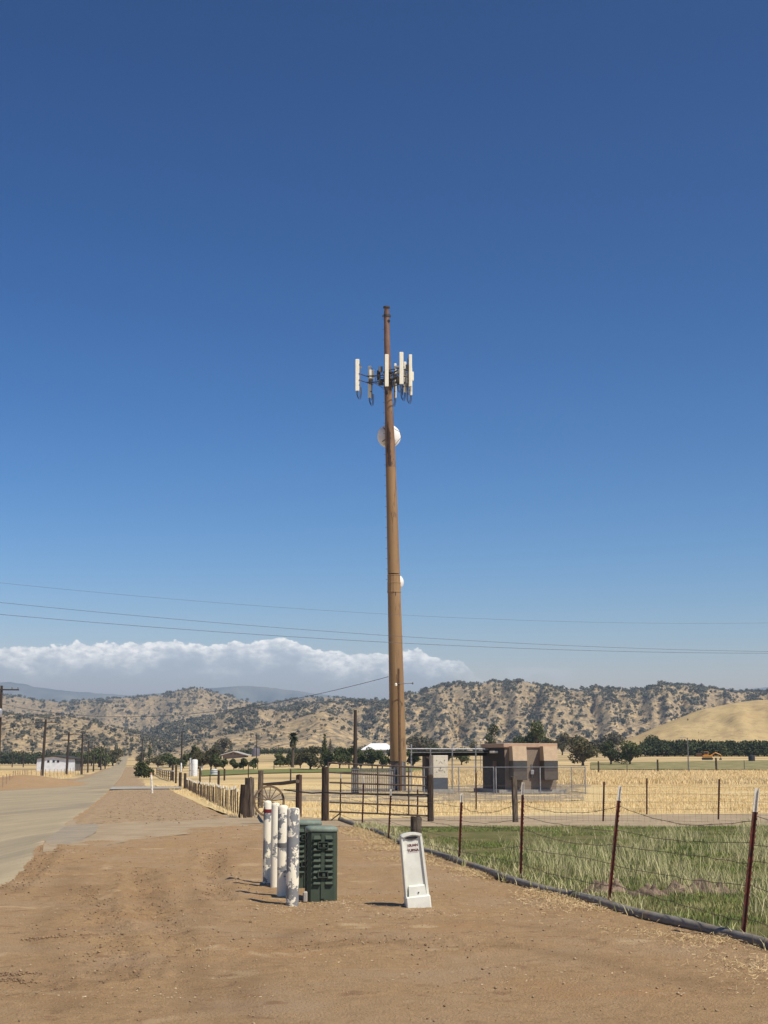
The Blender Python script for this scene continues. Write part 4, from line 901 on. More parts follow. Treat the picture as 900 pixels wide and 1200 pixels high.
# pipe gate
t = thing('pipe_gate', 'rusty grey pipe gate of six rails closed across the track', 'gate', gp)
Ya, Yb = gp.y, gq.y; rails = [((384.5, 894), (503, 900)), ((384.5, 905), (502, 911)), ((386, 917), (501, 921)), ((386, 929), (501, 933)), ((386, 940), (501, 945)), ((386, 951), (501, 956))]
for a_, b_ in rails: MB().tube([dep(*a_, Ya)-gp, dep(*b_, Yb)-gp], .024, 8).build('rail', gate_m, t, smooth=True)
for xx_, ya_, yb_, f in ((384.5, 893, 953, 0.), (442.5, 896, 953.5, .49), (479, 899, 955, .80), (502.5, 899, 957, 1.)):
    Yc = Ya+(Yb-Ya)*f-.03; MB().tube([dep(xx_, ya_, Yc)-gp, dep(xx_, yb_, Yc)-gp], .022, 8).build('upright', gate_m, t, smooth=True)
MB().tube([dep(387, 962, Ya)-gp, dep(401, 951, Ya)-gp], .02, 6).build('brace', gate_m, t, smooth=True)
# rear mesh fence
def mesh_fence(x0, x1, Y0, Y1, h, label, posts, vs_=.15, rad=.0022, base=0.0, n_h=6):
    A = Vector((x0, Y0, gz(x0, Y0))); B = Vector((x1, Y1, gz(x1, Y1))); t = thing('mesh_fence', label, 'wire fence', A)
    rr = random.Random(int(x0*10)); Ln = (B-A).length; n = int(Ln/vs_); m = MB()
    for k in range(n_h):
        z = h*(.08+.92*(k/(n_h-1))**1.1); P_ = []
        for i in range(int(Ln/1.0)+1): q = A.lerp(B, i/int(Ln/1.0)); P_.append(Vector((q.x, q.y, gz(q.x, q.y)+z+rr.uniform(-.03, .02)))-A)
        m.tube(P_, rad*1.2, 3, cap=False)
    m.build('line_wires', wire_m, t); m = MB()
    for i in range(n):
        q = A.lerp(B, i/n); z0 = gz(q.x, q.y); m.tube([Vector((q.x, q.y, z0+.02))-A, Vector((q.x+rr.uniform(-.02, .02), q.y, z0+h*.5))-A, Vector((q.x, q.y, z0+h))-A], rad, 3, cap=False)
    if vs_ < 1: m.build('stay_wires', wire_m, t)
    else: m.build('droppers', wire_m, t)
mesh_fence(gq.x+.1, 14, gq.y+.1, 36.3, .95, 'rusty woven wire mesh fence along the back of the green pasture', None)
for px_, yb_, yt_, lab in ((707.5, 962, 916, 'thin rusty post in the mesh fence, between shelter and dry field'), (842.5, 960, 913, 'thin rusty post at the right part of the mesh fence')):
    b = at(px_, yb_); tpost(b, dep(px_+1, yt_, b.y), lab, rust, False, .055, 'rusty posts of the fences behind the pasture')
fr = []
for px_, yb_, yt_, lab in ((558.5, 951, 906, 'dark slim post across the track, left of the shelter'), (758.5, 953, 912, 'slim rusty post across the track in the dry grass'), (490, 956, 921, 'short rusty post with a pale tip behind the gate, left of its right post')):
    b = at(px_, yb_); fr.append(b); tpost(b, dep(px_, yt_, b.y), lab, rust if px_ > 500 else rust, px_ < 500, .055, 'rusty posts of the fences behind the pasture')
mesh_fence(fr[0].x-1, 14, fr[0].y, fr[1].y+1.5, .9, 'thin wire fence on the far side of the gravel track', None, vs_=1.2, n_h=4)

# ------------------------------------------------------------------ stake fence right of the road
A = at(284, 957); B = at(217, 923); t = thing('stake_fence', 'row of short wooden stakes with pale tops running along the verge', 'fence', A)
dv = (B-A); Ln = dv.length; n = int(Ln/1.25); rr = random.Random(8); m2 = MB()
stm = M('stake_wood', (.12, .085, .058), (.065, .045, .032), scale=6); PT = []
for i in range(n+1):
    f = i/n; q = A+dv*f; q.z = gz(q.x, q.y); h = .86+rr.uniform(-.06, .05); lx = rr.uniform(-.04, .04); b = q-A
    s = MB().tube([b+Vector((0, 0, -.1)), b+Vector((lx, 0, h-.09))], [.024, .022], 6).build('stake', stm, t)
    MB().tube([b+Vector((lx, 0, h-.088)), b+Vector((lx*1.05, 0, h+.02))], [.028, .022], 6).build('painted_top', whitep, s)
    PT.append(b+Vector((lx, -.04, 0)))
for z in (.25, .5, .74): m2.tube([q+Vector((0, 0, z)) for q in PT], .003, 3, cap=False)
m2.build('line_wires', wire_m, t)
# older posts beyond the stake fence
for i, (px_, yb_, yt_, w_, lab, mt) in enumerate((
  (216.5, 924.5, 906, 3.2, 'dark wooden post at the far end of the stake fence', wood_dark), (211, 922.5, 905, 3.6, 'stout dark post beside the end post of the stake fence', wood_dark),
  (206, 917, 896, 2.6, 'dark post leaning next to the white-railed fence', wood_dark), (202, 914, 895.5, 2.6, 'dark post at the near end of the white-railed fence', wood_dark),
  (234, 920, 900, 2.4, 'brown post in the field in front of the white tank', wood_dark), (256, 922.5, 903, 2.8, 'dark brown post in the field behind the stake fence', wood_dark),
  (263, 914, 901, 2.2, 'short dark post just right of the taller field post', wood_dark), (246, 919, 908, 1.3, 'thin stake between the two field posts', wood_dark),
  (340.5, 914, 901, 1.7, 'thin dark post in the green field above the wagon wheel', wood_dark), (291, 912, 893, 1.2, 'thin tall post behind the split gatepost', wood_dark),
  (302, 901, 888, .9, 'faint thin post in the pale field below the hill', wood_dark), (280, 901, 893, .9, 'small post in the pale field left of the thin post', wood_dark), (321, 902, 893, 1.0, 'small fence post between young trees and the palm', wood_dark),
  (701.5, 905.5, 892, 1.9, 'dark post at the edge of the dry field right of the chain-link enclosure', wood_dark), (771, 904.5, 890, 2.1, 'dark post at the field edge under the street light', wood_dark), (839.5, 903.5, 888, 2.3, 'dark post at the field edge beside the orange digger', wood_dark),
  (735, 905, 892, .9, 'thin stake at the field edge between two dark posts', wood_grey), (872.5, 903, 891, .9, 'thin stake at the field edge near the right border', wood_grey))):
    wpost(px_, yb_, yt_, w_, lab, mt, seed=i, n=7)
# white rail fence by the road
A = at(203, 915); B = at(183.5, 907.5); t = thing('rail_fence', 'dark post fence topped with a pale rail along the road', 'fence', A); n = 9
for i in range(n+1):
    q = A.lerp(B, i/n); q.z = gz(q.x, q.y); MB().box(q-A+Vector((0, 0, .55)), (.14, .14, 1.3)).build('post', wood_dark, t)
zt = [Vector((*A.lerp(B, f).xy, gz(*A.lerp(B, f).xy)+1.28)) for f in (0, .25, .5, .75, 1)]
MB().tube([q-A for q in zt], .09, 6).build('top_rail', M('pale_rail', (.55, .53, .5), rough=.7), t)
for z in (.4, .8): MB().tube([q-A-Vector((0, -.08, z)) for q in zt], .04, 5).build('rail', wood_dark, t)
# white marker post with orange top on the verge
p = at(178.5, 929.5); t = thing('road_marker', 'slim white roadside marker post leaning slightly on the verge', 'marker post', p); tp = dep(177, 905.5, p.y)-p
MB().tube([(0, 0, -.1), tp*.9], .075, 8).build('post', whitep, t); MB().tube([tp*.901, tp], .078, 8).build('reflector', M('faded_orange', (.55, .30, .2), rough=.6), t)
# left stake fence
A = at(1, 925); B = at(33, 915.5); C_ = at(103, 906)
t = thing('stake_fence', 'line of pale field stakes climbing behind the dirt mound, left of the road', 'fence', A); rr = random.Random(4)
pl = [A]; 
for (a_, b_, n) in ((A, B, 11), (B, C_, 18)):
    for i in range(n):
        q = a_.lerp(b_, (i+.5)/n); q.z = gz(q.x, q.y); h = rr.uniform(.95, 1.15)*q.y/110
        MB().tube([q-A+Vector((0, 0, -.2)), q-A+Vector((rr.uniform(-.05, .05), 0, min(h, 1.5)))], .04, 5).build('stake', M('pale_stake', (.36, .26, .17), (.26, .18, .12)), t)
        pl.append(q)
MB().tube([q-A+Vector((0, 0, .8)) for q in pl], .006, 3, cap=False).build('line_wire', wire_m, t)

# ------------------------------------------------------------------ power poles left
def ppole(px, pyt, Y, label, arm=2.4, arms=(.35,), rad=.15, group=None, trans=False, lean=0):
    tp = dep(px, pyt, Y); z0 = gz(tp.x, Y); h = tp.z-z0; t = thing('power_pole', label, 'power pole', (tp.x, Y, z0), R(10), group)
    MB().tube([(lean, 0, -.3), (0, 0, h)], [rad*1.25, rad*.75], 9).build('pole', pole_wood, t, smooth=True)
    for a_ in arms:
        c = MB().box((0, -rad*.9, h-a_), (arm, .11, .13)).build('crossarm', pole_wood, t)
        for x in (-.47, -.3, .3, .47): MB().lathe((x*arm, -rad*.9, h-a_+.066), [(.03, 0), (.03, .06), (.06, .08), (.05, .16), (.02, .2)], 8).build('insulator', galv_d, c)
    if trans:
        m = MB(); m.lathe((.0, -.36, h-3.1), [(.2, 0), (.22, .05), (.22, .75), (.18, .82), (.02, .86)], 12); m.build('transformer', galv, t, smooth=True)
    return t, Vector((tp.x, Y, tp.z))
P1 = ppole(2, 803.5, 140, 'tall power pole with crossarm and small transformer at the left edge', 5.4/1.6, (.4,), .17, trans=True)
P2 = ppole(53.8, 843, 243, 'tall dark power pole with a long crossarm in front of the white barn', 3.6, (.5,), .24, lean=-.3)
P3 = ppole(81, 858, 265, 'shorter dark power pole at the right end of the white barn', 2.6, (.4, 1.5), .21, lean=-.2)
P4 = ppole(97, 859, 300, 'power pole with stacked crossarms right of the barn', 2.6, (.4, 1.4), .22)
P5 = ppole(104, 868, 335, 'thin pole just left of the dark roadside tree', 2.2, (.4,), .18)
P6 = ppole(110.5, 873, 360, 'thin pole in front of the dark roadside tree', 2.0, (.4,), .17)
P7 = ppole(119, 874, 400, 'pale thin pole right of the dark roadside tree', 2.0, (.4,), .17)
P8 = ppole(124, 876, 440, 'farthest thin pole of the roadside line', 1.8, (.4,), .17)
ppole(213.5, 857, 330, 'dark pole standing alone behind the white tanks against the hill', .8, (), .2)
ppole(167, 866, 460, 'faint pole at the end of the road', 1.6, (.5,), .2)
ppole(301, 862, 420, 'thin pole left of the palm at the foot of the hill', .6, (), .14)
ppole(416.5, 832, 110, 'bare wooden pole without crossarm left of the tower', .6, (), .16)
for i, (px_, yt_) in enumerate(((15, 881), (28, 880), (57, 878), (83, 879))):
    ppole(px_, yt_, 520, ('short faint pole in front of the orchard at the far left', 'short faint pole left of the barn', 'short faint pole rising behind the barn roof', 'short faint pole behind the right end of the barn')[i], .5, (), .16)
# overhead lines: quadratic through three unprojected points
def overhead(pxs, Ys, label, rad=.02, ext=.12):
    t_ = np.linspace(-ext, 1+ext, 60); P3_ = [dep(a, b, Y) for (a, b), Y in zip(pxs, Ys)]
    X = np.interp(t_, [-1, 2], [2*P3_[0].x-P3_[2].x, 2*P3_[2].x-P3_[0].x]); Yy = np.interp(t_, [-1, 2], [2*P3_[0].y-P3_[2].y, 2*P3_[2].y-P3_[0].y])
    # mid image point at its own t
    zs = []; xs = []
    for (a, b) in pxs:
        k, e = ray(a, b); dx = P3_[2].x-P3_[0].x; dy = P3_[2].y-P3_[0].y; tt_ = (k*P3_[0].y-P3_[0].x)/(dx-k*dy); xs.append(tt_); zs.append(CH+e*(P3_[0].y+dy*tt_))
    c = np.polyfit(xs, zs, len(pxs)-1 if len(pxs) < 4 else 2); Z = np.polyval(c, t_)
    o = MB().tube([Vector((a-X[0], b-Yy[0], q-Z[0])) for a, b, q in zip(X, Yy, Z)], rad, 5, cap=False).build('overhead_cable', cable); o.location = (X[0], Yy[0], Z[0]); tag(o, label, 'power line')
overhead([(0, 683), (450, 719.5), (900, 730)], (84, 97, 110), 'highest and faintest overhead line crossing the sky', .007)
overhead([(0, 706), (450, 744.5), (900, 763.5)], (80, 92, 104), 'middle overhead line crossing the sky', .011)
overhead([(0, 720), (450, 752.5), (900, 765.5)], (79, 91, 103), 'lowest of the three overhead lines crossing the sky', .012)
overhead([(2, 825), (230, 836), (455, 793)], (140, 118, 97.2), 'sagging line from the left edge pole up to the tower mast', .020, ext=0)
for _k, (a_, b_, s_) in enumerate(((P2, P3, .5), (P3, P4, .5), (P4, P5, .5), (P5, P6, .4), (P6, P7, .4), (P7, P8, .4))):
    A_ = a_[1]-Vector((0, 0, .45)); B_ = b_[1]-Vector((0, 0, .45))
    q = sagline(A_, B_, s_, 10); o = MB().tube([v-A_ for v in q], .012, 3, cap=False).build('pole_line', cable); o.location = A_
    tag(o, 'thin wire sagging between roadside poles, '+('nearest span by the barn', 'second span from the barn', 'span before the dark roadside tree', 'span across the dark roadside tree', 'span just past the dark roadside tree', 'farthest span towards the hills')[_k], 'power line', 'wires of the roadside pole line')

# ================================================================== TOWER
TY = 100.0
tb0 = at(466.5, 926.5); TY = tb0.y
def tp_(px, py, dy=0): return dep(px, py, TY+dy)
T_ = thing('cell_tower', 'tall brown steel monopole with white panel antennas near its top', 'cell tower', (tb0.x, TY, gz(tb0.x, TY)))
O = Vector(T_.location)
SC = TY/F
def seg(rows, name, mat, n=12, parent=T_):
    """rows: (py, xleft, xright)"""
    m = MB(); vs = []
    for py, a, b in rows:
        c = tp_((a+b)/2, py)-O; rr = (b-a)/2*SC
        for j in range(n):
            t = 2*math.pi*(j+.5)/n; vs.append((c.x+math.cos(t)*rr*1.02, c.y+math.sin(t)*rr*1.02, c.z))
    k = len(rows); m.add(vs, [(i*n+j, i*n+(j+1) % n, (i+1)*n+(j+1) % n, (i+1)*n+j) for i in range(k-1) for j in range(n)]+[tuple(range(n)), tuple(range((k-1)*n, k*n))])
    return m.build(name, mat, parent, smooth=True, angle=15 if name == 'splice_collar' else 50)
seg([(892, 457.2, 476.2), (800, 455.8, 473.2), (694, 454.3, 469.6)], 'lower_shaft', tower_m, 14)
seg([(927, 458.2, 475.8), (892.5, 458.2, 475.4)], 'dark_base', tower_dk, 14)
seg([(694.6, 453.6, 470.0), (693.2, 453.6, 470.0), (693, 453.9, 469.7), (684, 453.9, 469.4), (683.8, 453.7, 469.7), (682.8, 453.7, 469.7), (682.6, 454, 469.2), (675, 454, 469.0), (674.8, 453.7, 469.3), (673.6, 453.7, 469.3)], 'splice_collar', tower_m, 14)
seg([(672.4, 454.1, 468.8), (600, 452.9, 466.2), (548, 451.85, 464.05)], 'middle_shaft', tower_m, 18)
seg([(547.9, 451.9, 464.0), (520, 451.3, 462.9), (490, 450.9, 461.2), (452, 450.3, 459.4)], 'stained_shaft', M('stained_brown_paint', (.245, .148, .08), (.185, .11, .062), rough=.6, scale=2, stretch=(1, 1, .3), speck=[(1.3, .58, .62, (.055, .033, .025)), (5, .62, .67, (.09, .055, .038))]), 18)
seg([(451.6, 450.4, 459.3), (420, 450.2, 458.0), (400, 449.9, 457.3), (378, 449.8, 456.8), (365, 449.8, 456.2)], 'upper_shaft', tower_up, 14)
seg([(364.8, 450.2, 455.8), (361.2, 450.2, 455.8)], 'top_neck', tower_up, 12)
seg([(361.0, 448.8, 457.2), (359.6, 448.8, 457.2), (359, 450, 456)], 'top_cap', darkst, 12)
seg([(371.5, 449.2, 457.3), (369.0, 449.2, 457.3)], 'top_clamp', darkst, 10)
m = MB()
for s in (-1, 1): q = tp_(453+s*4.4, 370.3)-O; m.box(q, (.09, .16, .16))
m.build('clamp_bolt', darkst, T_)
# hand-hole below the collar and its frame
q = tp_(463.2, 696.5)-O; rr = .47
MB().box(q+Vector((0, -rr, 0)), (.26, .06, .46), bev=.01).build('handhole_frame', M('pale_brown', (.42, .30, .2)), T_)
MB().box(q+Vector((0, -rr-.03, -.02)), (.13, .03, .30)).build('handhole', black, T_)
# dark dirt streaks : cable exit port
q = tp_(455.5, 377)-O; MB().cyl(q+Vector((0, -.24, 0)), q+Vector((0, -.14, 0)), .12, n=10).build('cable_port', black, T_)
for py in (460, 505):
    q = tp_(453.5+(py-460)*.04, py)-O; MB().box(q+Vector((-.05, -.285, 0)), (.16, .06, .5), bev=.01).build('cable_port', M('dark_port', (.05, .03, .02)), T_)
# step bolts on the left side
for i in range(26):
    py = 374+i*12.2
    if 408 < py < 455: continue
    xl = np.interp(py, [365, 452, 520, 600, 672], [449.8, 450.3, 451.3, 452.9, 454.1]); q = tp_(xl, py)-O
    MB().cyl(q+Vector((.03, 0, 0)), q+Vector((-.13, -.02, 0)), .014, n=5).build('step_bolt', darkst, T_)
# microwave dishes
def dish(px, py, dy, rad, label, yaw, hub_to):
    c = tp_(px, py, dy)-O; t = bpy.data.objects.new('dish_mount', None); rot = Matrix.Rotation(yaw, 3, 'Z') @ Matrix.Rotation(math.pi/2, 3, 'X')
    m = MB(); m.lathe(c, [(rad*.35, -.30), (rad*.8, -.14), (rad, .0), (rad, .22), (rad*.96, .25), (.02, .27)], 30, rot=rot)
    d = m.build('microwave_dish', dishm, T_, smooth=True, angle=35)
    back = rot @ Vector((0, 0, -1))
    m = MB()
    for a in (.9, -.7): 
        e = c+rot @ Vector((math.cos(a)*rad*.85, math.sin(a)*rad*.85, -.12)); m.cyl(e, hub_to-O, .03, n=6)
    m.cyl(c+back*.2, hub_to-O, .08, n=8); m.build('strut', darkst, d)
dish(456.2, 511, .75, 14.3*SC, '', R(180+14), tp_(457, 511, -.05))
dish(465.0, 682, .75, 9.2*SC, '', R(180+25), tp_(461.5, 682, .1))
q = tp_(468.5, 511, .1)-O; m = MB(); m.cyl(q+Vector((.0, .25, .42)), q+Vector((.12, .2, -.05)), .02, n=5); m.cyl(q+Vector((.12, .2, -.05)), q+Vector((-.45, .25, -.75)), .02, n=5); m.cyl(q+Vector((.0, .25, .42)), q+Vector((-.6, .0, .7)), .02, n=5); m.build('dish_brace', darkst, T_)
# antenna head
cpx, cpy = 454.8, 441; ctr = tp_(cpx, cpy)-O
m = MB()
m.lathe(ctr+Vector((0, 0, -.35)), [(.36, 0), (.40, .02), (.40, .14), (.36, .16)], 16); m.lathe(ctr+Vector((0, 0, .25)), [(.36, 0), (.40, .02), (.40, .14), (.36, .16)], 16)
m.build('collar_ring', darkst, T_)
ants = [  # px, top, bottom, y offset, width m, label
 ('A', 418.6, 421, 458.2, -.1, .33, R(0)), ('B', 433.2, 428.5, 466, 1.3, .27, R(0)), ('C', 453.1, 415.3, 453, -1.45, .31, 0), ('D', 470.4, 412.7, 450.3, -2.05, .33, R(0)),
 ('E', 481.0, 415.5, 453, -1.2, .26, R(0)), ('F', 463.2, 426, 466.5, 1.9, .20, 0), ('G', 474.6, 424, 460, 1.0, .22, 0), ('H', 481.6, 431, 463.3, .6, .22, 0)]
tips = {}
for nm, px_, ty_, by_, dy, w_, yw in ants:
    a_ = tp_(px_, ty_, dy)-O; b_ = tp_(px_, by_, dy)-O; h = a_.z-b_.z; c = (a_+b_)/2; c.x = b_.x; d_ = .15
    out = Vector((c.x-ctr.x, c.y-ctr.y, 0)).normalized()
    pn = MB().box(c, (w_, d_, h), bev=.03).build('panel_antenna', antw, T_)
    pc = c-out*.24
    MB().cyl(Vector((pc.x, pc.y, c.z-h*.5-.28)), Vector((pc.x, pc.y, c.z+h*.40)), .035, n=8).build('mount_pipe', galv_d, pn)
    m = MB()
    for zz in (-.32, .32): m.box(c.lerp(pc, .55)+Vector((0, 0, zz*h)), (.1, .16, .08), bev=.01)
    m.build('bracket', darkst, pn)
    m = MB(); bot = Vector((c.x, c.y, c.z-h/2)); rr_ = random.Random(ord(nm))
    for k in range(3):
        x0 = (k-1)*.05; sw = .26 if out.x < 0 else -.26; dl = .55+.08*k
        m.tube([bot+Vector((x0, .0, .02)), bot+Vector((x0, 0, -.25-.05*k)), bot+Vector((x0+sw*.35, .05, -dl)), bot+Vector((x0+sw*.9, .1, -dl+.05)), bot+Vector((x0+sw*1.15, .12, -.25)), bot+Vector((x0+sw*1.1, .15, .35))], .018, 5)
    m.build('jumper_cable', darkst, pn); tips[nm] = (c, pc, h)
# support frame: three sector booms
sect = [('A', 'B'), ('C', 'D', 'E'), ('F', 'G', 'H')]
for s_ in sect:
    for dz in (-.42, .12):
        pts_ = [tips[k][1].copy() for k in s_]
        for q in pts_: q.z = ctr.z+dz+.05
        mid = sum(pts_, Vector())/len(pts_); m = MB()
        m.tube([Vector((ctr.x, ctr.y, ctr.z+dz)), mid], .045, 6)
        for a_, b_ in zip(pts_[:-1], pts_[1:]): e = (b_-a_).normalized()*.15; m.tube([a_-e, b_+e], .035, 6)
        m.tube([Vector((ctr.x, ctr.y, ctr.z+dz-.25)), mid], .03, 5)
        m.build('support_arm', darkst, T_)
for px_, py_c, dy, (w_, h_, d_), mt in ((435.6, 438.4, .9, (.42, .72, .2), antw), (456.8, 431.5, .6, (.16, .7, .2), antw), (474.8, 436, .6, (.18, .55, .2), antw), (483.4, 441, -.9, (.2, .75, .2), antw), (465, 430, -.3, (.3, .15, .3), galv), (446, 433, .3, (.34, .45, .3), galv_d), (446.5, 448, .2, (.4, .5, .3), darkst), (462.5, 441, -.6, (.3, .42, .25), darkst), (466.5, 436, -.5, (.24, .3, .25), galv_d), (461, 449.5, -.3, (.24, .3, .2), galv_d), (466, 446, .5, (.3, .3, .3), darkst), (477.5, 445, .4, (.34, 1.2, .3), galv_d), (477.5, 431, .3, (.3, .5, .3), darkst), (443.8, 440, .6, (.3, .8, .25), darkst), (434.5, 446.5, .7, (.35, .3, .2), darkst), (422.5, 430.5, .2, (.22, .12, .2), galv)):
    c = tp_(px_, py_c, dy)-O; MB().box(c, (w_, d_, h_), bev=.02).build('radio_unit', mt, T_)
m = MB(); rr_ = random.Random(9)
for k in range(16):
    a = rr_.uniform(0, 6.28); q = rr_.uniform(.5, 1.1); s = ctr+Vector((math.cos(a)*q, math.sin(a)*q, rr_.uniform(-.2, .5)))
    m.tube([s, s+Vector((rr_.uniform(-.3, .3), .1, -.5)), ctr+Vector((math.cos(a)*.35, math.sin(a)*.35, -.7-rr_.uniform(0, .5))), ctr+Vector((math.cos(a)*.28, math.sin(a)*.28, -.3))], .022, 5)
m.build('cable_loops', darkst, T_)
# conduits at base
for px_ in (457.5, 462.5, 466.5, 471.5):
    q0 = tp_(px_, 927, -.75)-O; q1 = tp_(px_, 898 if px_ != 471.5 else 893, -.75)-O; MB().tube([q0, q1], .075, 8).build('conduit', galv, T_, smooth=True)
# slim mast in front of the tower
mb = dep(469.3, 926, TY-1.1); mb.z = gz(mb.x, mb.y); mt_ = dep(467.1, 783.5, TY-1.1)
t = thing('service_mast', 'slim dark mast with a small crossarm standing against the tower', 'mast', mb)
MB().tube([(0, 0, -.2), mt_-mb], [.135, .085], 8).build('pole', M('brown_mast', (.15, .085, .045), (.11, .065, .035), rough=.6, scale=3), t, smooth=True)
MB().tube([dep(463.5, 801.5, TY-1.2)-mb, dep(484, 800.5, TY-1.2)-mb], .03, 6).build('crossarm', galv_d, t)
m = MB(); m.lathe(dep(464, 802.2, TY-1.2)-mb, [(.02, -.12), (.09, -.1), (.1, .05), (.03, .12)], 8); m.build('insulator', antw, t)
m = MB(); m.lathe(dep(483.6, 800.8, TY-1.2)-mb, [(.02, -.08), (.06, -.06), (.06, .05), (.02, .1)], 8); m.build('insulator', galv_d, t)

# ------------------------------------------------------------------ compound
def local(px, py, Y, O_): return dep(px, py, Y)-O_
# slatted grey panel fence near the tower
yb = at(440, 929).y-.4; A = dep(412, 929, yb); A.z = gz(A.x, A.y)
t = thing('slat_screen', 'grey vertical slat screen with a horizontal rail beside the tower base', 'screen', A)
x1_ = dep(461, 929, yb).x-A.x; hh = dep(412, 899.5, yb).z-A.z; n = 22
m = MB()
for i in range(n): m.box((x1_*(i+.5)/n, 0, hh*.48), (x1_/n*.62, .03, hh*.9))
m.build('slats', M('weathered_slats', (.30, .27, .235), (.2, .18, .155), scale=8), t)
MB().box((x1_/2, -.04, hh*.93), (x1_+.1, .06, .07)).build('rail', galv_d, t)
MB().box((x1_/2, -.04, hh*.15), (x1_+.1, .06, .07)).build('rail', galv_d, t)
MB().box((.25, .3, hh*.5), (.55, .35, hh*1.02)).build('end_box', darkst, t)
# cream cabinet
yb = at(516, 928).y; rz = R(6); A = dep(516.5, 928, yb); A.z = gz(A.x, A.y)
t = thing('equipment_cabinet', 'cream and slate two-tone equipment cabinet beside the tower', 'cabinet', A, R(15))
w_ = 17.5*yb/F; h_ = dep(516, 885, yb).z-A.z
MB().box((0, .6, .04), (w_*1.6, 2.0, .3)).build('pad', concrete, t)
MB().box((0, .5, .19+(h_-.19)*.16), (w_, 1.0, (h_-.19)*.34)).build('plinth', slate, t)
bd = MB().box((0, .5, .19+(h_-.19)*.665), (w_+.02, 1.04, (h_-.19)*.665), bev=.02).build('body', creamp, t)
m = MB(); zc = .19+(h_-.19)*.665
m.box((-.02, -.035, zc-.1), (.05, .03, .16)); m.tube([(-.17, -.04, zc-.22), (-.1, -.04, zc-.3), (.1, -.04, zc-.3), (.17, -.04, zc-.22)], .012, 4); m.build('door_handle', galv_d, bd)
m = MB(); 
for sx in (-.3, .3):
    for zz in (-.4, .45): m.box((sx, -.028, zc+zz), (.05, .02, .09))
m.build('hinge', galv_d, bd)
MB().tube([(-.14, -.026, zc+.2), (0, -.026, zc+.38), (.14, -.026, zc+.2)], .012, 4).build('warning_triangle', darkst, bd)
t = thing('equipment_cabinet', 'dark brown cabinet tucked behind the cream one', 'cabinet', Vector((A.x-.75, A.y+1.2, A.z)), R(15))
MB().box((0, .4, h_*.5), (.75, .8, h_*.98), bev=.02).build('body', M('dark_brown_case', (.10, .075, .065), rough=.6), t); MB().box((0, .4, h_*1.0), (.85, .9, .06)).build('lid', darkst, t)
# ice bridge
yb = at(530, 928).y+.6; A = dep(530, 928, yb); A.z = gz(A.x, A.y)
t = thing('cable_bridge', 'galvanised cable bridge running from tower to shelter on thin posts', 'cable bridge', A)
def LB(px, py, dy=0): return dep(px, py, yb+dy)-A
for px_, pt in ((482, 872), (504.5, 876), (530, 871.5), (557.5, 873)):
    b = LB(px_, 928); b.z = gz(b.x+A.x, yb)-A.z; MB().tube([b, LB(px_, pt)], .055, 7).build('post', galv, t)
for py_c, dy in ((877.6, -.3), (877.2, .4)): MB().tube([LB(476, py_c, dy), LB(575, py_c+.3, dy)], .035, 6).build('rail', galv, t)
m = MB()
for k in range(26): f = 477+k*3.8; m.tube([LB(f, 877.8, -.3), LB(f, 877.6, .4)], .015, 4)
m.build('rungs', galv_d, t)
for k in range(5):
    z_ = 880.5+k*1.15; m = MB(); m.tube([LB(479-k*.6, 893, .1+.1*k), LB(479.5, 888-k*.3, .1+.1*k), LB(483, 884+k*.5, .1+.1*k), LB(490+k, z_+.6, .1*k), LB(500, z_, .1*k), LB(575, z_, .1*k)], .05, 6); m.build('cable_run', black, t, smooth=True)
MB().tube([LB(480.5, 882, -.3), LB(575, 881.5, -.3)], .03, 5).build('rail', galv_d, t)
# shelter
p0 = at(592, 929); phi = R(13); SB = Vector((p0.x, p0.y, p0.z))
t = thing('equipment_shelter', 'tan equipment shelter with two wall-hung air conditioners and a flat roof', 'shelter', SB, phi)
cS, sS = math.cos(phi), math.sin(phi)
def face(px, py):      # hit of pixel ray with the front wall plane -> local (x,z)
    a, e = ray(px, py); # plane: point SB, dir (cS,sS); solve a*y = SB.x+cS*u ; y = SB.y+sS*u
    u = (a*SB.y-SB.x)/(cS-a*sS); y = SB.y+sS*u; return u, CH+e*y-SB.z
W_ = face(651.5, 900)[0]; Hs = face(600, 871)[1]; D_ = 4.2; FZ = .22
# side depth from px 566
a, e = ray(566, 900); # left wall dir (-sS,cS)
D_ = (a*SB.y-SB.x)/(-sS-a*cS)*1.0; D_ = abs(D_)
MB().box((W_/2, D_/2, .05), (W_+1.2, D_+1.0, .34)).build('pad', concrete, t)
MB().box((W_/2, D_/2, FZ+(Hs-.3-FZ)/2), (W_, D_, Hs-.3-FZ)).build('wall', tanp, t)
MB().box((-.012, D_/2, FZ+(Hs-.3-FZ)/2), (.02, D_-.01, Hs-.32-FZ)).build('side_shade_skin', M('side_shade_brown', (.032, .023, .02), (.024, .018, .016), rough=.7), t)  # thin skin over the left wall; its dark brown stands in for shade
MB().box((W_/2, D_/2, Hs-.15), (W_+.22, D_+.22, .30), bev=.02).build('roof', fascia, t)
dr = MB().box((-.03, D_*.42, 1.25), (.05, .95, 2.0)).build('door', M('brown_door', (.10, .062, .05), rough=.6), t)
MB().box((-.075, D_*.42-.38, 1.2), (.05, .05, .14)).build('door_handle', galv, dr)
m = MB(); m.box((-.22, D_*.35, Hs-.62), (.35, 1.0, .16), bev=.02); m.build('wall_light', antw, t)
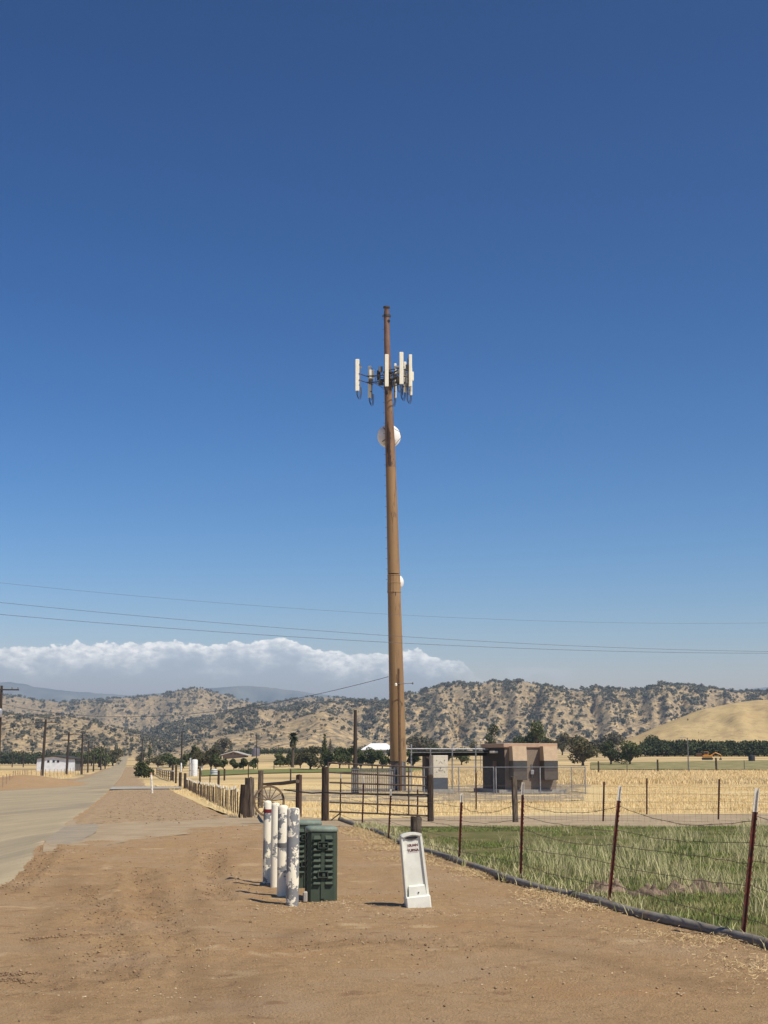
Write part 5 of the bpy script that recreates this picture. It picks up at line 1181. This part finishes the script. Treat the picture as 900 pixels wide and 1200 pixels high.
for k, (xa, xb) in enumerate(((597.5, 616.2), (633.5, 652.0))):
    u0, z_ = face(xa, 900); u1, _ = face(xb, 900); u1 -= .22; u0 -= .05; wd = u1-u0; uc = (u0+u1)/2
    zt, zs, zg, zb = face(620, 874.5)[1], face(620, 891.5)[1], face(620, 901)[1], face(620, 914)[1]; dp = .95
    ac = MB(); ac.box((uc, -dp/2-.01, (zs+zb)/2), (wd, dp, zs-zb-.0), bev=.015); ac_o = ac.build('air_conditioner', greycase, t)
    hd = MB(); v = [(u0-.01, -.012, zs+.003), (u1+.01, -.012, zs+.003), (u1+.01, -dp-.02, zs+.003), (u0-.01, -dp-.02, zs+.003), (u0-.01, -.012, zt), (u1+.01, -.012, zt), (u1+.01, -dp*.84, zt), (u0-.01, -dp*.84, zt)]
    hd.add(v, [(0, 1, 2, 3), (4, 7, 6, 5), (0, 4, 5, 1), (1, 5, 6, 2), (2, 6, 7, 3), (3, 7, 4, 0)]); hd.build('hood', tanlight, ac_o)
    gq_ = MB(); ns = 26
    for i in range(ns): gq_.box((u0+wd*(i+.5)/ns, -dp-.03, (zs+zg)/2), (wd/ns*.5, .03, (zs-zg)*.92))
    gq_.build('grille', grillm, ac_o)
    gq_ = MB()
    gq_.box((uc, -dp-.022, zb+.06), (wd*.98, .025, .06)); gq_.box((uc, -dp-.022, zg-.08), (wd*.98, .025, .06)); gq_.build('trim', greycase, ac_o)
um, zm = face(623, 905); MB().box((um, -.1, zm), (.26, .18, .32), bev=.02).build('electric_meter', galv, t); MB().cyl((um, -.06, zm+.16), (um, -.06, zm+.62), .035, n=6).build('meter_conduit', galv, t)
MB().box((um, -.08, zm-.3), (.16, .14, .18), bev=.01).build('junction_box', darkst, t)
# chain-link enclosure
def clfence(P, label, hgt, gates=()):
    A = Vector((P[0][0], P[0][1], gz(*P[0][:2]))); t = thing('chain_link_fence', label, 'chain-link fence', A); m = MB()
    for (a, b) in zip(P[:-1], P[1:]):
        a3 = Vector((a[0], a[1], gz(*a[:2])))-A; b3 = Vector((b[0], b[1], gz(*b[:2])))-A; Ln = (b3-a3).length; up = Vector((0, 0, hgt)); n = max(1, round(Ln/3.2)) if Ln < 10.8 or b[1]-a[1] < 4 else 1
        for i in range(n+(1 if b is P[-1] else 0)): q = a3.lerp(b3, i/n); MB().tube([q-Vector((0, 0, .1)), q+up*1.02], .04, 7).build('post', galv, t)
        MB().tube([a3+up, b3+up], .03, 6).build('top_rail', galv, t); MB().tube([a3+Vector((0, 0, .05)), b3+Vector((0, 0, .05))], .02, 5).build('bottom_rail', galv, t)
        st = .12; k = int(Ln/st); s = int(hgt/st)
        for i in range(-s, k):
            for sg in (1, -1):
                j0, j1 = max(i, 0), min(i+s, k)
                if j1 <= j0: continue
                za, zb = (j0-i)/s, (j1-i)/s
                if sg < 0: za, zb = 1-za, 1-zb
                qa = a3.lerp(b3, j0/k)+up*za; qb = a3.lerp(b3, j1/k)+up*zb; d = (b3-a3).normalized()*.0035; w2 = Vector((0, 0, .0035))
                m.add([qa-w2, qa+w2, qb+w2, qb-w2], [(0, 1, 2, 3)])
    m.build('mesh', galv_d, t); return t
f0 = at(581.5, 930); f1 = at(686.5, 930.5); hgt = dep(636, 899, f0.y).z-gz(f0.x, f0.y)
clfence([(f0.x, f0.y), (f1.x, f1.y), (dep(669.5, 900, f1.y+11).x, f1.y+11)], 'chain-link fence with pale posts in front and right of the shelter', hgt)
f2 = at(500, 929.5); clfence([(dep(497, 929, f0.y+1.2).x, f0.y+1.2), (f0.x-.15, f0.y+.2)], 'chain-link fence run left of the shelter before the cream cabinet', hgt)
# ------------------------------------------------------------------ distant buildings and things
def barn(px0, px1, pyb, pye, pyr, Y, label, wm, rm, depth=14, over=.4, name='barn', win=True):
    A = dep(px0, pyb, Y); B = dep(px1, pyb, Y); z0 = gz((A.x+B.x)/2, Y)-.3; zb = A.z; ze = dep(px0, pye, Y).z; zr = dep(px0, pyr, Y).z
    t = thing(name, label, name.replace('_', ' '), ((A.x+B.x)/2, Y, z0)); w = (B.x-A.x)/2; he = ze-z0; hr = zr-z0
    m = MB(); m.prism([(-w, 0), (w, 0), (w, he), (0, hr), (-w, he)], 0, depth); wl = m.build('wall', wm, t)
    m = MB()
    for s in (-1, 1):
        m.prism([(0, hr+.04), (s*(w+over), he-over*.3+.04), (s*(w+over), he-over*.3+.3), (0, hr+.34)], -over, depth+over)
    m.build('roof', rm, t)
    if win:
        for x in (-.25*w, .1*w, .38*w): MB().box((x, -.03, hr*.72), (w*.14, .06, hr*.12)).build('window', black, wl)
    return t
barn(43, 79, 898.5, 889.2, 886.6, 330, 'long white barn with a low dark gable roof in the golden field', barnw, barnroof, 14)
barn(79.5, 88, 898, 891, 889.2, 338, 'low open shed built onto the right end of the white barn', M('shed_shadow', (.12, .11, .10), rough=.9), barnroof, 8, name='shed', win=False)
barn(261, 287, 891, 884.6, 881.2, 520, 'small house with a pale roof behind the young trees', M('house_wall', (.26, .2, .16)), M('pale_roof', (.50, .47, .43)), 12, 1.2, name='house')
A_ = dep(423, 884, 560); B_ = dep(464, 884, 560); z0_ = gz((A_.x+B_.x)/2, 560)-.3; t = thing('warehouse', 'large building with a bright white low roof left of the tower', 'warehouse', ((A_.x+B_.x)/2, 560, z0_)); w_ = (B_.x-A_.x)/2; he_ = dep(423, 878.9, 560).z-z0_; hr_ = dep(440, 871.0, 572).z-z0_
MB().box((0, 12, he_/2), (2*w_-.6, 23, he_)).build('wall', M('grey_wall2', (.25, .25, .25)), t)
m = MB(); v = [(-w_, 0, he_), (w_, 0, he_), (w_, 24, he_), (-w_, 24, he_), (-w_*.45, 12, hr_), (w_*.45, 12, hr_), (-w_, 0, he_+.25), (w_, 0, he_+.25), (w_, 24, he_+.25), (-w_, 24, he_+.25)]
m.add(v, [(0, 3, 2, 1), (0, 1, 7, 6), (1, 2, 8, 7), (2, 3, 9, 8), (3, 0, 6, 9), (6, 7, 5, 4), (7, 8, 5), (8, 9, 4, 5), (9, 6, 4)]); m.build('roof', whiteroof, t)
def tank(px, pyb, pyt, w, label, mat, cap=True, name='storage_tank', dome=.35):
    p = at(px, pyb) if pyb > 893 else dep(px, pyb, 520); zt = dep(px, pyt, p.y).z; h = zt-p.z; rr = w/F*p.y/2
    t = thing(name, label, 'tank', p); m = MB(); m.lathe((0, 0, 0), [(rr, -.3), (rr, h-rr*dome), (rr*.9, h-rr*dome*.5), (rr*.5, h-rr*.06), (.02, h)], 20); m.build('shell', mat, t, smooth=True, angle=50)
    m = MB(); m.lathe((0, 0, h*.98), [(rr*.2, 0), (rr*.2, rr*.12), (.01, rr*.13)], 10); m.build('hatch', galv_d, t)
    for zz in (.3, .65): MB().lathe((0, 0, h*zz), [(rr*1.005, 0), (rr*1.02, .03), (rr*1.02, .10), (rr*1.005, .13)], 20).build('band', galv_d if mat != tankw else mat, t)
tank(227.8, 909, 889.8, 7, 'tall white cylindrical tank beyond the fence, biggest of the white tanks', tankw)
tank(222.6, 909.5, 888.2, 2.2, 'thin white vertical pipe hugging the left of the tall tank', M('pale_vent', (.42, .42, .42), rough=.5), name='vent_stack')
tank(236.0, 902, 893.5, 3, 'small white tank right of the tall one', tankw)
tank(212.2, 904, 894, 1.6, 'thin white standpipe left of the tall tank', tankw)
tank(251, 908, 901, 9, 'low pale tank sitting in the green field', M('pale_tank', (.62, .62, .58), rough=.6), dome=.6)
tank(299.5, 890, 876.5, 9.5, 'squat grey metal grain tank left of the palm', greysilo)
# street light
p = at(807, 904); t = thing('street_light', 'grey street light with a short arm above the field edge', 'street light', p); h = dep(806, 864.5, p.y).z-p.z
MB().tube([(0, 0, -.2), (0, 0, h)], [.16, .10], 8).build('pole', galv_d, t); MB().tube([(0, 0, h-.1), (-.6, 0, h+.1), (-1.0, 0, h+.05)], .06, 6).build('arm', galv_d, t); MB().box((-1.15, 0, h), (.55, .25, .16), bev=.04).build('lamp_head', galv, t)
# orange digger
Y0 = 385; x0 = dep(829, 891, Y0).x; t = thing('excavator', 'small orange excavator parked in front of the orchard', 'excavator', (x0, Y0, gz(x0, Y0)+.35), R(-10))
for s in (-.8, .8):
    m = MB(); m.prism([(-1.3, 0), (1.3, 0), (1.5, .3), (1.3, .6), (-1.3, .6), (-1.5, .3)], s-.22, s+.22); m.build('track', black, t)
MB().box((0, 0, .95), (2.6, 1.7, .6), bev=.08).build('body', orange, t); c = MB().box((-.3, -.3, 1.75), (1.2, .9, .95), bev=.08).build('cab', orange, t)
MB().box((-.3, -.76, 1.85), (.95, .02, .6)).build('window', black, c)
MB().tube([(.9, 0, 1.1), (2.2, 0, 1.9), (3.6, 0, 1.3)], [.2, .2, .14], 6).build('boom', orange, t); MB().tube([(3.6, 0, 1.3), (3.5, 0, .3)], [.14, .1], 6).build('stick', orange, t)
m = MB(); m.prism([(3.1, .0), (3.8, .0), (3.7, .5), (3.2, .4)], -.35, .35); m.build('bucket', darkst, t)
MB().box((-2.2, .2, 1.3), (1.6, 1.2, .9), bev=.1).build('engine_cover', M('dark_brown_cover', (.12, .06, .03)), t)
p = dep(881, 893, 385); t = thing('water_trough', 'round black tank standing at the right field edge', 'tank', (p.x, 385, gz(p.x, 385)+.2)); MB().lathe((0, 0, 0), [(.85, -.4), (.9, 1.0), (.8, 1.3), (.3, 1.45), (.02, 1.5)], 16).build('shell', black, t, smooth=True); MB().lathe((0, 0, 1.45), [(.25, 0), (.25, .12), (.02, .13)], 10).build('lid', darkst, t)
# pair of little white vents behind the shelter
for px_ in (563, 568):
    Y0 = 300; p = dep(px_, 868, Y0); z0 = gz(p.x, Y0); t = thing('post_lamp', ('left' if px_ == 563 else 'right')+' one of two small white lamps on posts above the shelter\'s left roof', 'lamp', (p.x, Y0, z0))
    MB().tube([(0, 0, -.2), (0, 0, p.z-z0)], .07, 6).build('post', galv_d, t); MB().box((0, 0, p.z-z0+.12), (.34, .3, .34), bev=.06).build('lamp_head', whitep, t)

# ------------------------------------------------------------------ mound of dead grass in the pasture
for i, (px_, py_c, s_) in enumerate(((818, 1046, .26), (760, 1050, .14), (708, 1046, .16))):
    p = at(px_, py_c); m = MB(); n = 14; rr = random.Random(i)
    XX, YY = np.meshgrid(np.linspace(-1, 1, 24), np.linspace(-1, 1, 24)); zz = .14*np.clip(1-XX**2-YY**2+.5*fbm(XX*2, YY*2+i, 3, 9), 0, 1)*(1+1.3*fbm(XX*4+i, YY*4, 3, 5))-.03
    o = gridmesh('earth_mound', XX*s_*2.2+p.x, YY*s_+p.y, zz+g(XX*s_+p.x, YY*s_+p.y), M('crumbly_earth', (.26, .19, .13), (.10, .07, .05), scale=9, bump=.02, bscale=20), kind='structure')
# ------------------------------------------------------------------ haze
hm = bpy.data.materials.new('haze'); hm.use_nodes = True; ht = hm.node_tree; ht.nodes.remove(ht.nodes['Principled BSDF'])
pv = ht.nodes.new('ShaderNodeVolumePrincipled'); pv.inputs['Color'].default_value = (.62, .84, 1.0, 1); pv.inputs['Density'].default_value = 1.35e-4; pv.inputs['Anisotropy'].default_value = .25
ht.links.new(pv.outputs[0], ht.nodes['Material Output'].inputs['Volume'])
o = MB().box((0, 4000, 215), (38000, 24000, 530)).build('haze', hm); tag(o, 'thin pale blue air haze over the valley', 'haze', kind='stuff')
if 'XHAZE' in globals(): bpy.data.objects.remove(o)
